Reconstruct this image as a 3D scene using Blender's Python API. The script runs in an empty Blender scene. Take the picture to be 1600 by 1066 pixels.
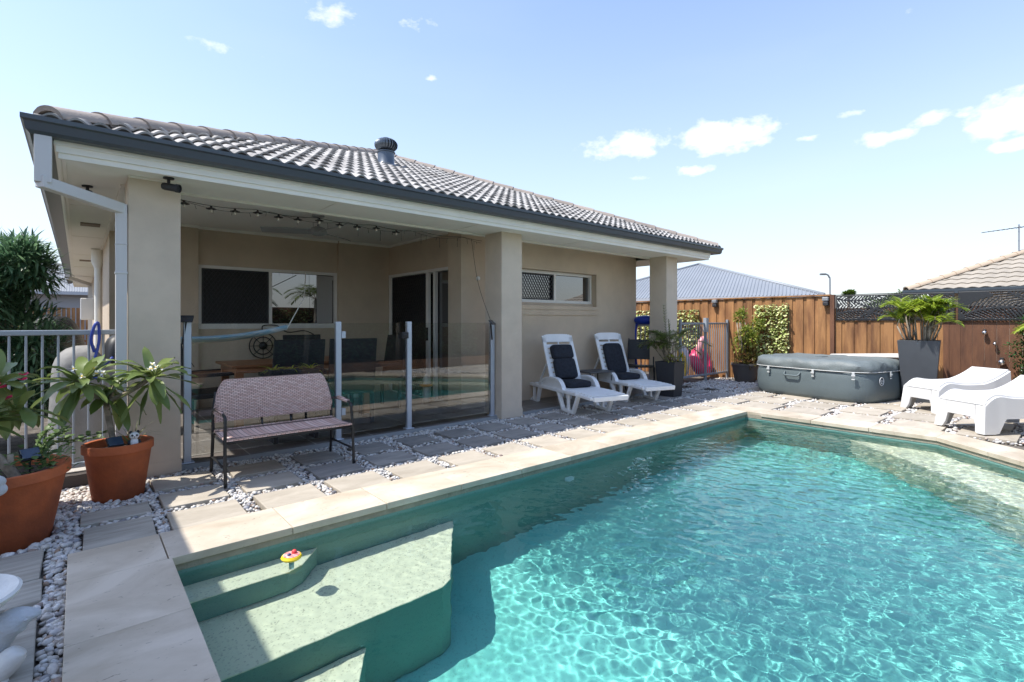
import bpy, bmesh, math, random
import numpy as np
from mathutils import Vector, Matrix
R = math.radians
PI = math.pi
SC = bpy.context.scene
COL = SC.collection
rnd = random.Random(7)

# ------------------------------------------------------------------ camera
YAW = R(49.34)
FWD = Vector((math.cos(YAW), math.sin(YAW), 0)); RGT = Vector((math.sin(YAW), -math.cos(YAW), 0))
cd = bpy.data.cameras.new('camera'); cam = bpy.data.objects.new('camera', cd); COL.objects.link(cam)
cam.location = (0, 0, 1.25); cam.rotation_euler = (R(90), 0, YAW - R(90))
cd.sensor_width = 36; cd.lens = 36 * 789.36 / 1600; cd.shift_y = -31 / 1600
cd.clip_start = .02; cd.clip_end = 3000
SC.camera = cam
def skydir(u, v):                      # a direction in the sky (world space)
    d = FWD + RGT * ((u - 800) / 789.36) + Vector((0, 0, 1)) * ((502 - v) / 789.36)
    return d.normalized()

# ------------------------------------------------------------------ light
SUN = Vector((-.54, .22, 1)).normalized()
EL = math.asin(SUN.z)
ld = bpy.data.lights.new('sun', 'SUN'); ld.energy = 3.25; ld.angle = R(.5); ld.color = (1, .95, .87)
ld.cycles.is_caustics_light = True
sun = bpy.data.objects.new('sun', ld); COL.objects.link(sun); sun.rotation_euler = SUN.to_track_quat('Z', 'Y').to_euler()
sun.location = (0, 0, 20)
SC.view_settings.view_transform = 'Standard'; SC.view_settings.look = 'None'
SC.view_settings.gamma = 1; SC.view_settings.exposure = .96
SC.cycles.max_bounces = 12; SC.cycles.diffuse_bounces = 8; SC.cycles.glossy_bounces = 4
SC.cycles.transmission_bounces = 8; SC.cycles.transparent_max_bounces = 16
SC.cycles.caustics_refractive = True; SC.cycles.caustics_reflective = False
SC.cycles.sample_clamp_indirect = 12; SC.cycles.use_denoising = True

W = bpy.data.worlds.new('World'); SC.world = W; W.use_nodes = True
nt = W.node_tree; N = nt.nodes; L = nt.links
bg = N['Background']; bg.inputs[1].default_value = .15
def wn(t, **k):
    n = N.new(t)
    for a, b in k.items(): setattr(n, a, b)
    return n
def wm(op, a, b=None, c=None):
    n = wn('ShaderNodeMath', operation=op)
    for i, x in enumerate((a, b, c)):
        if x is None: continue
        if isinstance(x, (int, float)): n.inputs[i].default_value = x
        else: L.new(x, n.inputs[i])
    return n.outputs[0]
sky = wn('ShaderNodeTexSky', sky_type='NISHITA', sun_disc=False, sun_elevation=EL,
         sun_rotation=math.atan2(SUN.x, SUN.y), air_density=1.0, dust_density=.6, ozone_density=1.6)
tc = wn('ShaderNodeTexCoord'); DIR = tc.outputs['Generated']
def vdot(v):
    n = wn('ShaderNodeVectorMath', operation='DOT_PRODUCT'); L.new(DIR, n.inputs[0]); n.inputs[1].default_value = v
    return n.outputs['Value']
mpn = wn('ShaderNodeMapping'); L.new(DIR, mpn.inputs[0]); mpn.inputs['Scale'].default_value = (1, 1, 1.7)
no1 = wn('ShaderNodeTexNoise'); L.new(mpn.outputs[0], no1.inputs[0]); no1.inputs['Scale'].default_value = 14
no1.inputs['Detail'].default_value = 9; no1.inputs['Roughness'].default_value = .62
no2 = wn('ShaderNodeTexNoise'); L.new(mpn.outputs[0], no2.inputs[0]); no2.inputs['Scale'].default_value = 45; no2.inputs['Detail'].default_value = 5
nz = wm('ADD', wm('MULTIPLY', no1.outputs[0], .72), wm('MULTIPLY', no2.outputs[0], .30))
acc = None
for (u, v, rx, ry, st) in [(1140, 212, 92, 36, 1.0), (985, 226, 95, 32, .82), (1076, 268, 42, 15, .72), (1572, 180, 48, 38, .85), (1592, 224, 26, 12, .8),
                       (1388, 214, 46, 16, .66), (1448, 186, 36, 20, .56), (1508, 180, 16, 11, .6), (1262, 216, 30, 9, .55), (1345, 175, 36, 9, .45),
                       (672, 123, 18, 9, .55), (640, 40, 60, 22, .42), (515, 20, 50, 26, .42), (1395, 120, 16, 30, .4), (360, 75, 130, 16, .36), (1000, 278, 60, 10, .4),
                       (1420, 20, 30, 14, .45)]:
    c = skydir(u, v); r = c.cross(Vector((0, 0, 1))).normalized(); up = r.cross(c)
    k = 1 / math.sqrt(1 + ((u - 800) / 789) ** 2 + ((502 - v) / 789) ** 2)
    ax = 789 / rx / k; ay = 789 / ry / k
    a = wm('MULTIPLY', wm('SUBTRACT', vdot(r), r.dot(c)), ax * k * k); b = wm('MULTIPLY', wm('SUBTRACT', vdot(up), 0), ay * k)
    d2 = wm('ADD', wm('MULTIPLY', a, a), wm('MULTIPLY', b, b))
    m = wm('MULTIPLY', wm('SUBTRACT', 1.0, wm('MINIMUM', wm('SQRT', d2), 1.0)), st)
    m = wm('MULTIPLY', m, wm('GREATER_THAN', vdot(c), .5))
    acc = m if acc is None else wm('MAXIMUM', acc, m)
cl = wm('MULTIPLY', wm('SUBTRACT', wm('ADD', wm('MULTIPLY', acc, .62), nz), .715), 4.0)
cl = wm('MULTIPLY', wm('MINIMUM', wm('MAXIMUM', cl, 0), 1.0), wm('MINIMUM', wm('MULTIPLY', acc, 6), 1))
no3 = wn('ShaderNodeTexNoise'); mp3 = wn('ShaderNodeMapping'); L.new(DIR, mp3.inputs[0]); mp3.inputs['Scale'].default_value = (1, 1, 4)
L.new(mp3.outputs[0], no3.inputs[0]); no3.inputs['Scale'].default_value = 2.2; no3.inputs['Detail'].default_value = 7
low = wm('MULTIPLY', wm('MINIMUM', wm('MAXIMUM', wm('MULTIPLY', wm('SUBTRACT', no3.outputs[0], .5), 3.2), 0), 1), .5)
sepd = wn('ShaderNodeSeparateXYZ'); L.new(DIR, sepd.inputs[0])
zz = sepd.outputs[2]
low = wm('MULTIPLY', low, wm('MAXIMUM', wm('SUBTRACT', 1, wm('MULTIPLY', wm('ABSOLUTE', zz), 3.0)), .12))
hz = wm('MULTIPLY', wm('POWER', wm('MAXIMUM', wm('SUBTRACT', 1, wm('MULTIPLY', wm('ABSOLUTE', zz), 1.35)), 0), 1.8), .88)
def mixc(f, a, col):
    n = wn('ShaderNodeMix', data_type='RGBA'); L.new(f, n.inputs[0]); L.new(a, n.inputs[6]); n.inputs[7].default_value = (*col, 1)
    return n.outputs[2]
gain = wn('ShaderNodeMix', data_type='RGBA', blend_type='MULTIPLY'); gain.inputs[0].default_value = 1
L.new(sky.outputs[0], gain.inputs[6]); gain.inputs[7].default_value = (1.18, 1.12, 1.11, 1)
c1 = mixc(hz, gain.outputs[2], (2.75, 3.0, 3.25))
c2 = mixc(low, c1, (3.6, 3.75, 3.9))
c3 = mixc(cl, c2, (5.0, 5.0, 5.0))
L.new(c3, bg.inputs[0])

# ------------------------------------------------------------------ materials
MATS = {}
def mat(name, col, rough=.7, metal=0, var=0, vscale=5, bump=0, bscale=60, spec=None, island=0, col2=None, stretch=(1, 1, 1), detail=6, c2thr=(.4, .65)):
    if name in MATS: return MATS[name]
    m = bpy.data.materials.new(name); m.use_nodes = True; MATS[name] = m
    n = m.node_tree.nodes; l = m.node_tree.links; p = n['Principled BSDF']
    p.inputs['Base Color'].default_value = (*col, 1); p.inputs['Roughness'].default_value = rough; p.inputs['Metallic'].default_value = metal
    if spec is not None: p.inputs['Specular IOR Level'].default_value = spec
    t = n.new('ShaderNodeTexCoord'); mp = n.new('ShaderNodeMapping'); l.new(t.outputs['Object'], mp.inputs[0]); mp.inputs['Scale'].default_value = stretch
    cur = None
    if var or col2:
        no = n.new('ShaderNodeTexNoise'); no.inputs['Scale'].default_value = vscale; no.inputs['Detail'].default_value = detail; no.inputs['Roughness'].default_value = .6
        l.new(mp.outputs[0], no.inputs[0])
        mr = n.new('ShaderNodeMapRange'); l.new(no.outputs[0], mr.inputs[0]); mr.inputs[1].default_value = c2thr[0]; mr.inputs[2].default_value = c2thr[1]
        mx = n.new('ShaderNodeMix'); mx.data_type = 'RGBA'; l.new(mr.outputs[0], mx.inputs[0])
        mx.inputs[6].default_value = (*[c * (1 + var) for c in col], 1)
        mx.inputs[7].default_value = (*(col2 or [c * (1 - var) for c in col]), 1); cur = mx.outputs[2]
    if island:
        g = n.new('ShaderNodeNewGeometry'); mr = n.new('ShaderNodeMapRange'); l.new(g.outputs['Random Per Island'], mr.inputs[0])
        mr.inputs[3].default_value = 1 - island; mr.inputs[4].default_value = 1 + island
        mx = n.new('ShaderNodeMix'); mx.data_type = 'RGBA'; mx.blend_type = 'MULTIPLY'; mx.inputs[0].default_value = 1
        if cur: l.new(cur, mx.inputs[6])
        else: mx.inputs[6].default_value = (*col, 1)
        l.new(mr.outputs[0], mx.inputs[7]); cur = mx.outputs[2]
    if cur: l.new(cur, p.inputs['Base Color'])
    if bump:
        no = n.new('ShaderNodeTexNoise'); no.inputs['Scale'].default_value = bscale; no.inputs['Detail'].default_value = 5; l.new(mp.outputs[0], no.inputs[0])
        b = n.new('ShaderNodeBump'); b.inputs['Strength'].default_value = min(1, bump); b.inputs['Distance'].default_value = .01 if bump <= 1 else .01 * bump
        l.new(no.outputs[0], b.inputs['Height']); l.new(b.outputs[0], p.inputs['Normal'])
    return m
def leafmat(name, c1, c2, trans=.35, rough=.45, island=.35):
    if name in MATS: return MATS[name]
    m = bpy.data.materials.new(name); m.use_nodes = True; MATS[name] = m
    n = m.node_tree.nodes; l = m.node_tree.links; p = n['Principled BSDF']; p.inputs['Roughness'].default_value = rough
    g = n.new('ShaderNodeNewGeometry'); cr = n.new('ShaderNodeValToRGB'); l.new(g.outputs['Random Per Island'], cr.inputs[0])
    cr.color_ramp.elements[0].color = (*c1, 1); cr.color_ramp.elements[1].color = (*c2, 1)
    l.new(cr.outputs[0], p.inputs['Base Color'])
    t = n.new('ShaderNodeBsdfTranslucent'); l.new(cr.outputs[0], t.inputs[0]); mx = n.new('ShaderNodeMixShader'); mx.inputs[0].default_value = trans
    l.new(p.outputs[0], mx.inputs[1]); l.new(t.outputs[0], mx.inputs[2]); l.new(mx.outputs[0], n['Material Output'].inputs[0])
    return m
def glassmat(name, tint, boost=1.0, dark=None):
    m = bpy.data.materials.new(name); m.use_nodes = True; MATS[name] = m
    n = m.node_tree.nodes; l = m.node_tree.links; n.remove(n['Principled BSDF'])
    fr = n.new('ShaderNodeFresnel'); fr.inputs[0].default_value = 1.5
    mu = n.new('ShaderNodeMath'); mu.operation = 'MULTIPLY_ADD'; l.new(fr.outputs[0], mu.inputs[0]); mu.inputs[1].default_value = boost; mu.inputs[2].default_value = .0 if dark is None else .12
    mu.use_clamp = True
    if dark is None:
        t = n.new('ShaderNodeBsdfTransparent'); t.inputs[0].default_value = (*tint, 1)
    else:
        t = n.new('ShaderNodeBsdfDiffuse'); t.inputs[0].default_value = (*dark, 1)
    g = n.new('ShaderNodeBsdfGlossy'); g.inputs['Roughness'].default_value = 0
    mx = n.new('ShaderNodeMixShader'); l.new(mu.outputs[0], mx.inputs[0]); l.new(t.outputs[0], mx.inputs[1]); l.new(g.outputs[0], mx.inputs[2])
    l.new(mx.outputs[0], n['Material Output'].inputs[0])
    return m
def pebblemat(name='pebble'):
    m = bpy.data.materials.new(name); m.use_nodes = True; MATS[name] = m
    n = m.node_tree.nodes; l = m.node_tree.links; p = n['Principled BSDF']; p.inputs['Roughness'].default_value = .62
    g = n.new('ShaderNodeNewGeometry'); cr = n.new('ShaderNodeValToRGB'); l.new(g.outputs['Random Per Island'], cr.inputs[0])
    E = cr.color_ramp.elements; E[0].position = 0; E[0].color = (.68, .65, .60, 1); E[1].position = 1; E[1].color = (.80, .79, .77, 1)
    for po, c in ((.30, (.62, .61, .60)), (.45, (.50, .46, .41)), (.58, (.74, .71, .64)), (.68, (.30, .31, .34)), (.76, (.30, .19, .12)), (.84, (.66, .63, .58)), (.93, (.20, .19, .20)), (.96, (.78, .76, .72))):
        e = E.new(po); e.color = (*c, 1)
    no = n.new('ShaderNodeTexNoise'); no.inputs['Scale'].default_value = 45; no.inputs['Detail'].default_value = 4
    t = n.new('ShaderNodeTexCoord'); l.new(t.outputs['Object'], no.inputs[0])
    mr = n.new('ShaderNodeMapRange'); l.new(no.outputs[0], mr.inputs[0]); mr.inputs[1].default_value = .3; mr.inputs[2].default_value = .7; mr.inputs[3].default_value = .78; mr.inputs[4].default_value = 1.08
    mx = n.new('ShaderNodeMix'); mx.data_type = 'RGBA'; mx.blend_type = 'MULTIPLY'; mx.inputs[0].default_value = 1
    l.new(cr.outputs[0], mx.inputs[6]); l.new(mr.outputs[0], mx.inputs[7]); l.new(mx.outputs[2], p.inputs['Base Color'])
    return m
def stonemat(name, a, b, island=.1, scale=(1, 1, 1), vs=4, pits=.0, rough=.75):   # layered, veined stone
    m = bpy.data.materials.new(name); m.use_nodes = True; MATS[name] = m
    n = m.node_tree.nodes; l = m.node_tree.links; p = n['Principled BSDF']; p.inputs['Roughness'].default_value = rough
    t = n.new('ShaderNodeTexCoord'); mp = n.new('ShaderNodeMapping'); mp.inputs['Scale'].default_value = scale; l.new(t.outputs['Object'], mp.inputs[0])
    g = n.new('ShaderNodeNewGeometry')
    ad = n.new('ShaderNodeVectorMath'); ad.operation = 'MULTIPLY_ADD'
    cx = n.new('ShaderNodeCombineXYZ'); l.new(g.outputs['Random Per Island'], cx.inputs[0]); l.new(g.outputs['Random Per Island'], cx.inputs[1])
    l.new(cx.outputs[0], ad.inputs[0]); ad.inputs[1].default_value = (9, 13, 0); l.new(mp.outputs[0], ad.inputs[2])
    no = n.new('ShaderNodeTexNoise'); no.inputs['Scale'].default_value = vs; no.inputs['Detail'].default_value = 8; no.inputs['Roughness'].default_value = .62; no.inputs['Distortion'].default_value = .6
    l.new(ad.outputs[0], no.inputs[0])
    cr = n.new('ShaderNodeValToRGB'); l.new(no.outputs[0], cr.inputs[0]); E = cr.color_ramp.elements
    E[0].position = .36; E[0].color = (*a, 1); E[1].position = .64; E[1].color = (*b, 1)
    mr = n.new('ShaderNodeMapRange'); l.new(g.outputs['Random Per Island'], mr.inputs[0]); mr.inputs[3].default_value = 1 - island; mr.inputs[4].default_value = 1 + island
    mx = n.new('ShaderNodeMix'); mx.data_type = 'RGBA'; mx.blend_type = 'MULTIPLY'; mx.inputs[0].default_value = 1
    l.new(cr.outputs[0], mx.inputs[6]); l.new(mr.outputs[0], mx.inputs[7]); cur = mx.outputs[2]
    hsum = no.outputs[0]
    if pits:
        v = n.new('ShaderNodeTexNoise'); v.inputs['Scale'].default_value = 38; v.inputs['Detail'].default_value = 3; v.inputs['Roughness'].default_value = .7
        m2 = n.new('ShaderNodeMapping'); m2.inputs['Scale'].default_value = (.5, 1.3, 1); l.new(t.outputs['Object'], m2.inputs[0]); l.new(m2.outputs[0], v.inputs[0])
        r2 = n.new('ShaderNodeMapRange'); l.new(v.outputs[0], r2.inputs[0]); r2.inputs[1].default_value = .30; r2.inputs[2].default_value = .34; r2.inputs[3].default_value = 1 - pits; r2.inputs[4].default_value = 1
        x2 = n.new('ShaderNodeMix'); x2.data_type = 'RGBA'; x2.blend_type = 'MULTIPLY'; x2.inputs[0].default_value = 1
        l.new(cur, x2.inputs[6]); l.new(r2.outputs[0], x2.inputs[7]); cur = x2.outputs[2]
    l.new(cur, p.inputs['Base Color'])
    n3 = n.new('ShaderNodeTexNoise'); n3.inputs['Scale'].default_value = vs * 5; n3.inputs['Detail'].default_value = 6; l.new(ad.outputs[0], n3.inputs[0])
    bp = n.new('ShaderNodeBump'); bp.inputs['Strength'].default_value = .5; bp.inputs['Distance'].default_value = .006; l.new(n3.outputs[0], bp.inputs['Height']); l.new(bp.outputs[0], p.inputs['Normal'])
    return m

render_m = mat('render_wall', (.55, .45, .34), .9, var=.07, vscale=1.6, bump=.35, bscale=260)
column_m = mat('column_render', (.58, .495, .395), .9, var=.07, vscale=2.5, bump=.4, bscale=260)
cream = mat('cream_paint', (.78, .76, .69), .6, var=.03, vscale=3)
soffit_m = mat('soffit_board', (.80, .79, .73), .8, var=.02, vscale=1)
ceil_m = mat('porch_ceiling', (.84, .84, .81), .85)
gutter_m = mat('gutter_steel', (.045, .06, .075), .35, spec=.6)
tile_m = mat('roof_tile', (.33, .32, .305), .95, spec=.15, var=.30, vscale=2.6, bump=.3, bscale=90, col2=(.21, .20, .19))
cap_m = mat('ridge_cap', (.30, .255, .22), .85, var=.1, vscale=2, bump=.3, bscale=60, island=.12)
black_m = mat('black_paint', (.012, .012, .013), .4)
blackpl = mat('black_plastic', (.02, .021, .024), .5)
alu = mat('aluminium', (.50, .55, .62), .38, metal=.35)
fence_alu = mat('grey_tube', (.30, .345, .39), .4, metal=.2)
frame_w = mat('window_frame', (.72, .70, .66), .45)
white_pl = mat('white_plastic', (.80, .81, .81), .42, var=.03, vscale=6)
white_gl = mat('white_moulded', (.62, .62, .61), .4)
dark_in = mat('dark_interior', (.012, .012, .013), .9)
timber = mat('stained_timber', (.31, .155, .06), .75, var=.22, vscale=2.5, stretch=(3, 3, .5), bump=.35, bscale=30, island=.22, col2=(.17, .075, .030))
timber_d = mat('stained_timber_dark', (.145, .065, .033), .75, var=.22, vscale=2.5, stretch=(3, 3, .5), bump=.3, bscale=30, island=.14, col2=(.095, .042, .024))
terra = mat('terracotta', (.40, .10, .032), .75, var=.2, vscale=3.5, bump=.3, bscale=40, col2=(.28, .075, .028))
soil_m = mat('soil', (.05, .035, .025), 1, bump=1, bscale=60)
bark_m = mat('bark', (.26, .22, .17), .9, var=.35, vscale=14, bump=1, bscale=40)
slate_pot = mat('slate_pot', (.055, .062, .072), .55, var=.06, vscale=3)
cushion_m = mat('charcoal_fabric', (.018, .022, .032), .95, var=.25, vscale=25, bump=.6, bscale=260)
glass_m = glassmat('fence_glass', (.97, .985, .98), 1.5)
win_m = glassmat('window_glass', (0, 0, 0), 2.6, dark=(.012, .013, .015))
pebble_m = pebblemat()
trav_m = stonemat('travertine', (.44, .37, .275), (.64, .56, .45), .08, (1.0, 1.5, 1), 1.7, pits=.5, rough=.6)
sand_m = stonemat('sandstone', (.37, .325, .26), (.47, .42, .345), .10, (1, 2.0, 1), 3)
eave_shade_m = stonemat('eave_shade_sandstone', (.23, .22, .205), (.34, .315, .28), .16, (1, 2.4, 1), 3)  # darker copy of the sandstone, with the eave's shade put into its colour
woodg_m = stonemat('grained_paver', (.30, .275, .23), (.46, .43, .37), .06, (.8, 7.0, 1), 3)

# ------------------------------------------------------------------ mesh helpers
class MB:
    def __init__(s, M=None): s.v = []; s.f = []; s.M = M
    def add(s, vs, fs):
        b = len(s.v)
        if s.M is not None: vs = [s.M @ Vector(p) for p in vs]
        s.v.extend([tuple(p) for p in vs]); s.f.extend([tuple(i + b for i in q) for q in fs]); return s
    def box(s, a, b):
        x0, y0, z0 = a; x1, y1, z1 = b
        return s.add([(x0, y0, z0), (x1, y0, z0), (x1, y1, z0), (x0, y1, z0), (x0, y0, z1), (x1, y0, z1), (x1, y1, z1), (x0, y1, z1)],
                     [(0, 3, 2, 1), (4, 5, 6, 7), (0, 1, 5, 4), (1, 2, 6, 5), (2, 3, 7, 6), (3, 0, 4, 7)])
    def obox(s, c, ax, ay, az):           # oriented box: centre and three half-axis vectors
        c = Vector(c); ax = Vector(ax); ay = Vector(ay); az = Vector(az)
        vs = [c + sx * ax + sy * ay + sz * az for sz in (-1, 1) for sx, sy in ((-1, -1), (1, -1), (1, 1), (-1, 1))]
        return s.add(vs, [(0, 3, 2, 1), (4, 5, 6, 7), (0, 1, 5, 4), (1, 2, 6, 5), (2, 3, 7, 6), (3, 0, 4, 7)])
    def bar(s, p, q, w, h=None, up=(0, 0, 1)):
        p = Vector(p); q = Vector(q); d = q - p; u = Vector(up)
        if abs(d.normalized().dot(u)) > .98: u = Vector((0, 1, 0))
        a = d.cross(u).normalized(); b = a.cross(d).normalized()
        return s.obox((p + q) / 2, d / 2, a * w / 2, b * (h or w) / 2)
    def tube(s, pts, r, seg=8, cap=True):
        pts = [Vector(p) for p in pts]; n = len(pts); rr = r if isinstance(r, (list, tuple)) else [r] * n
        vs = []; fs = []; pa = None
        for i, p in enumerate(pts):
            d = (pts[min(i + 1, n - 1)] - pts[max(i - 1, 0)]).normalized()
            if pa is None:
                u = Vector((0, 0, 1)) if abs(d.z) < .9 else Vector((1, 0, 0)); pa = d.cross(u).normalized()
            else: pa = (pa - d * pa.dot(d)).normalized()
            pb = d.cross(pa)
            vs += [p + (pa * math.cos(2 * PI * k / seg) + pb * math.sin(2 * PI * k / seg)) * rr[i] for k in range(seg)]
        for i in range(n - 1):
            fs += [(i * seg + k, i * seg + (k + 1) % seg, (i + 1) * seg + (k + 1) % seg, (i + 1) * seg + k) for k in range(seg)]
        if cap: fs += [tuple(range(seg))[::-1], tuple((n - 1) * seg + k for k in range(seg))]
        return s.add(vs, fs)
    def lathe(s, prof, c=(0, 0, 0), seg=32, sx=1, sy=1, closed=False):
        vs = []; fs = []; n = len(prof)
        for r, z in prof: vs += [(c[0] + r * sx * math.cos(2 * PI * k / seg), c[1] + r * sy * math.sin(2 * PI * k / seg), c[2] + z) for k in range(seg)]
        for i in range(n - 1): fs += [(i * seg + k, i * seg + (k + 1) % seg, (i + 1) * seg + (k + 1) % seg, (i + 1) * seg + k) for k in range(seg)]
        if prof[0][0] > 1e-4: fs.append(tuple(range(seg))[::-1])
        if prof[-1][0] > 1e-4: fs.append(tuple((n - 1) * seg + k for k in range(seg)))
        return s.add(vs, fs)
    def prism(s, poly, z0, z1):
        n = len(poly); vs = [(x, y, z0) for x, y in poly] + [(x, y, z1) for x, y in poly]
        return s.add(vs, [tuple(range(n))[::-1], tuple(range(n, 2 * n))] + [(i, (i + 1) % n, n + (i + 1) % n, n + i) for i in range(n)])
    def ball(s, c, r, sx=1, sy=1, sz=1, seg=16, rings=10):
        prof = [(r * math.sin(PI * i / rings) if 0 < i < rings else 0.00001, -r * math.cos(PI * i / rings) * sz) for i in range(rings + 1)]
        return s.lathe(prof, c, seg, sx, sy)
    def grid(s, fn, nu, nv, closeu=False):
        vs = [fn(i / (nu if closeu else nu - 1), j / (nv - 1)) for j in range(nv) for i in range(nu)]
        fs = [(j * nu + i, j * nu + (i + 1) % nu, (j + 1) * nu + (i + 1) % nu, (j + 1) * nu + i) for j in range(nv - 1) for i in range(nu if closeu else nu - 1)]
        return s.add(vs, fs)
    def sheet(s, fn, nu, nv, th):          # a curved sheet with thickness along its normal
        P = [[Vector(fn(i / (nu - 1), j / (nv - 1))) for i in range(nu)] for j in range(nv)]
        top = []; bot = []
        for j in range(nv):
            for i in range(nu):
                du = P[j][min(i + 1, nu - 1)] - P[j][max(i - 1, 0)]; dv = P[min(j + 1, nv - 1)][i] - P[max(j - 1, 0)][i]
                nn = du.cross(dv).normalized() * th / 2
                top.append(P[j][i] + nn); bot.append(P[j][i] - nn)
        o = nu * nv; fs = []
        for j in range(nv - 1):
            for i in range(nu - 1):
                a = j * nu + i; fs += [(a, a + 1, a + nu + 1, a + nu), (o + a, o + a + nu, o + a + nu + 1, o + a + 1)]
        for i in range(nu - 1): fs += [(i, o + i, o + i + 1, i + 1), ((nv - 1) * nu + i, (nv - 1) * nu + i + 1, o + (nv - 1) * nu + i + 1, o + (nv - 1) * nu + i)]
        for j in range(nv - 1): fs += [(j * nu, (j + 1) * nu, o + (j + 1) * nu, o + j * nu), (j * nu + nu - 1, o + j * nu + nu - 1, o + (j + 1) * nu + nu - 1, (j + 1) * nu + nu - 1)]
        return s.add(top + bot, fs)
    def build(s, name, m, parent=None, smooth=False, fix=True, bevel=0, sub=0):
        me = bpy.data.meshes.new(name); me.from_pydata(s.v, [], s.f); me.update()
        if fix:
            b = bmesh.new(); b.from_mesh(me); bmesh.ops.recalc_face_normals(b, faces=b.faces); b.to_mesh(me); b.free()
        if smooth is True: me.shade_smooth()
        elif smooth: me.shade_smooth()
        if smooth and smooth is not True: me.set_sharp_from_angle(angle=R(smooth))
        me.materials.append(m)
        o = bpy.data.objects.new(name, me); COL.objects.link(o)
        if parent is not None: o.parent = parent
        if bevel:
            md = o.modifiers.new('bevel', 'BEVEL'); md.width = bevel; md.segments = 2; md.limit_method = 'ANGLE'; md.angle_limit = R(40)
        if sub:
            md = o.modifiers.new('sub', 'SUBSURF'); md.levels = sub; md.render_levels = sub
        return o
def tag(o, label, cat, group=None):
    o['label'] = label; o['category'] = cat
    if group: o['group'] = group
    return o
def thing(name, label, cat, loc=(0, 0, 0), rz=0, group=None):
    o = bpy.data.objects.new(name, None); COL.objects.link(o); o.location = loc; o.rotation_euler = (0, 0, rz); o.empty_display_size = .1
    return tag(o, label, cat, group)
def structure(o): o['kind'] = 'structure'; return o
def dup(root, loc, rz, label, group=None):
    r = root.copy(); COL.objects.link(r); r.location = loc; r.rotation_euler = (0, 0, rz); r['label'] = label
    if group: r['group'] = group
    def rec(src, dst):
        for ch in list(src.children):
            c = ch.copy(); COL.objects.link(c); c.parent = dst; rec(ch, c)
    rec(root, r)
    return r
def fastmesh(name, V, F, m, parent=None, smooth=True):
    V = np.asarray(V, dtype=np.float32); F = np.asarray(F, dtype=np.int32)
    me = bpy.data.meshes.new(name); k = F.shape[1]
    me.vertices.add(len(V)); me.vertices.foreach_set('co', V.ravel())
    me.loops.add(F.size); me.loops.foreach_set('vertex_index', F.ravel())
    me.polygons.add(len(F)); me.polygons.foreach_set('loop_start', np.arange(len(F), dtype=np.int32) * k)
    me.polygons.foreach_set('loop_total', np.full(len(F), k, dtype=np.int32))
    me.update(calc_edges=True)
    if smooth: me.shade_smooth()
    me.materials.append(m); o = bpy.data.objects.new(name, me); COL.objects.link(o)
    if parent is not None: o.parent = parent
    return o

# ------------------------------------------------------------------ ground
PX0, PX1, PYT, PYB = .356, 6.97, 3.18, -1.1      # pool rectangle; the far right corner towards us is cut off
CH1 = (6.97, 1.13); CH2 = (4.93, -1.1)
WL = -.09
POOL = [(PX0, PYB), CH2, CH1, (PX1, PYT), (PX0, PYT)]
g = MB(); gz = -.045
outer = 600
hx0, hx1, hy0, hy1 = .30, 7.03, -1.16, 3.24
for x0, x1, y0, y1 in ((-outer, hx0, -outer, outer), (hx1, outer, -outer, outer), (hx0, hx1, hy1, outer), (hx0, hx1, -outer, hy0)):
    g.add([(x0, y0, gz), (x1, y0, gz), (x1, y1, gz), (x0, y1, gz)], [(0, 1, 2, 3)])
g.add([(CH1[0] + .06, CH1[1] - .0, gz), (CH2[0] + .08, hy0, gz), (hx1, hy0, gz)], [(0, 1, 2)])
structure(g.build('ground', mat('earth', (.11, .095, .08), 1, var=.4, vscale=8, bump=1, bscale=80), fix=False))

# pool shell: walls, deep floor, steps, beach ledge
def poolplaster(name, a, b, sp):
    m = bpy.data.materials.new(name); m.use_nodes = True; n = m.node_tree.nodes; l = m.node_tree.links; p = n['Principled BSDF']
    p.inputs['Roughness'].default_value = .8
    t = n.new('ShaderNodeTexCoord'); v = n.new('ShaderNodeTexVoronoi'); v.inputs['Scale'].default_value = 110; l.new(t.outputs['Object'], v.inputs[0])
    mr = n.new('ShaderNodeMapRange'); l.new(v.outputs['Color'], mr.inputs[0]); mr.inputs[1].default_value = .0; mr.inputs[2].default_value = .30
    mr.inputs[3].default_value = 1 - sp; mr.inputs[4].default_value = 1
    no = n.new('ShaderNodeTexNoise'); no.inputs['Scale'].default_value = 2.2; no.inputs['Detail'].default_value = 6; l.new(t.outputs['Object'], no.inputs[0])
    mx = n.new('ShaderNodeMix'); mx.data_type = 'RGBA'; l.new(no.outputs[0], mx.inputs[0]); mx.inputs[6].default_value = (*a, 1); mx.inputs[7].default_value = (*b, 1)
    m2 = n.new('ShaderNodeMix'); m2.data_type = 'RGBA'; m2.blend_type = 'MULTIPLY'; m2.inputs[0].default_value = 1
    l.new(mx.outputs[2], m2.inputs[6]); l.new(mr.outputs[0], m2.inputs[7]); l.new(m2.outputs[2], p.inputs['Base Color'])
    return m
pl_step = poolplaster('pebble_plaster_pale', (.80, .72, .54), (.90, .82, .64), .48)
pl_wall = poolplaster('pebble_plaster_green_shade', (.13, .29, .26), (.19, .35, .31), .3)  # green wall finish, reused to darken the shaded step risers
pl_deep = poolplaster('pebble_plaster_aqua', (.15, .56, .52), (.28, .73, .67), .25)
def recv(o): o.cycles.is_caustics_receiver = True; return structure(o)
FL = WL - 1.12
wl_ = MB(); n = len(POOL)
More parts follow.
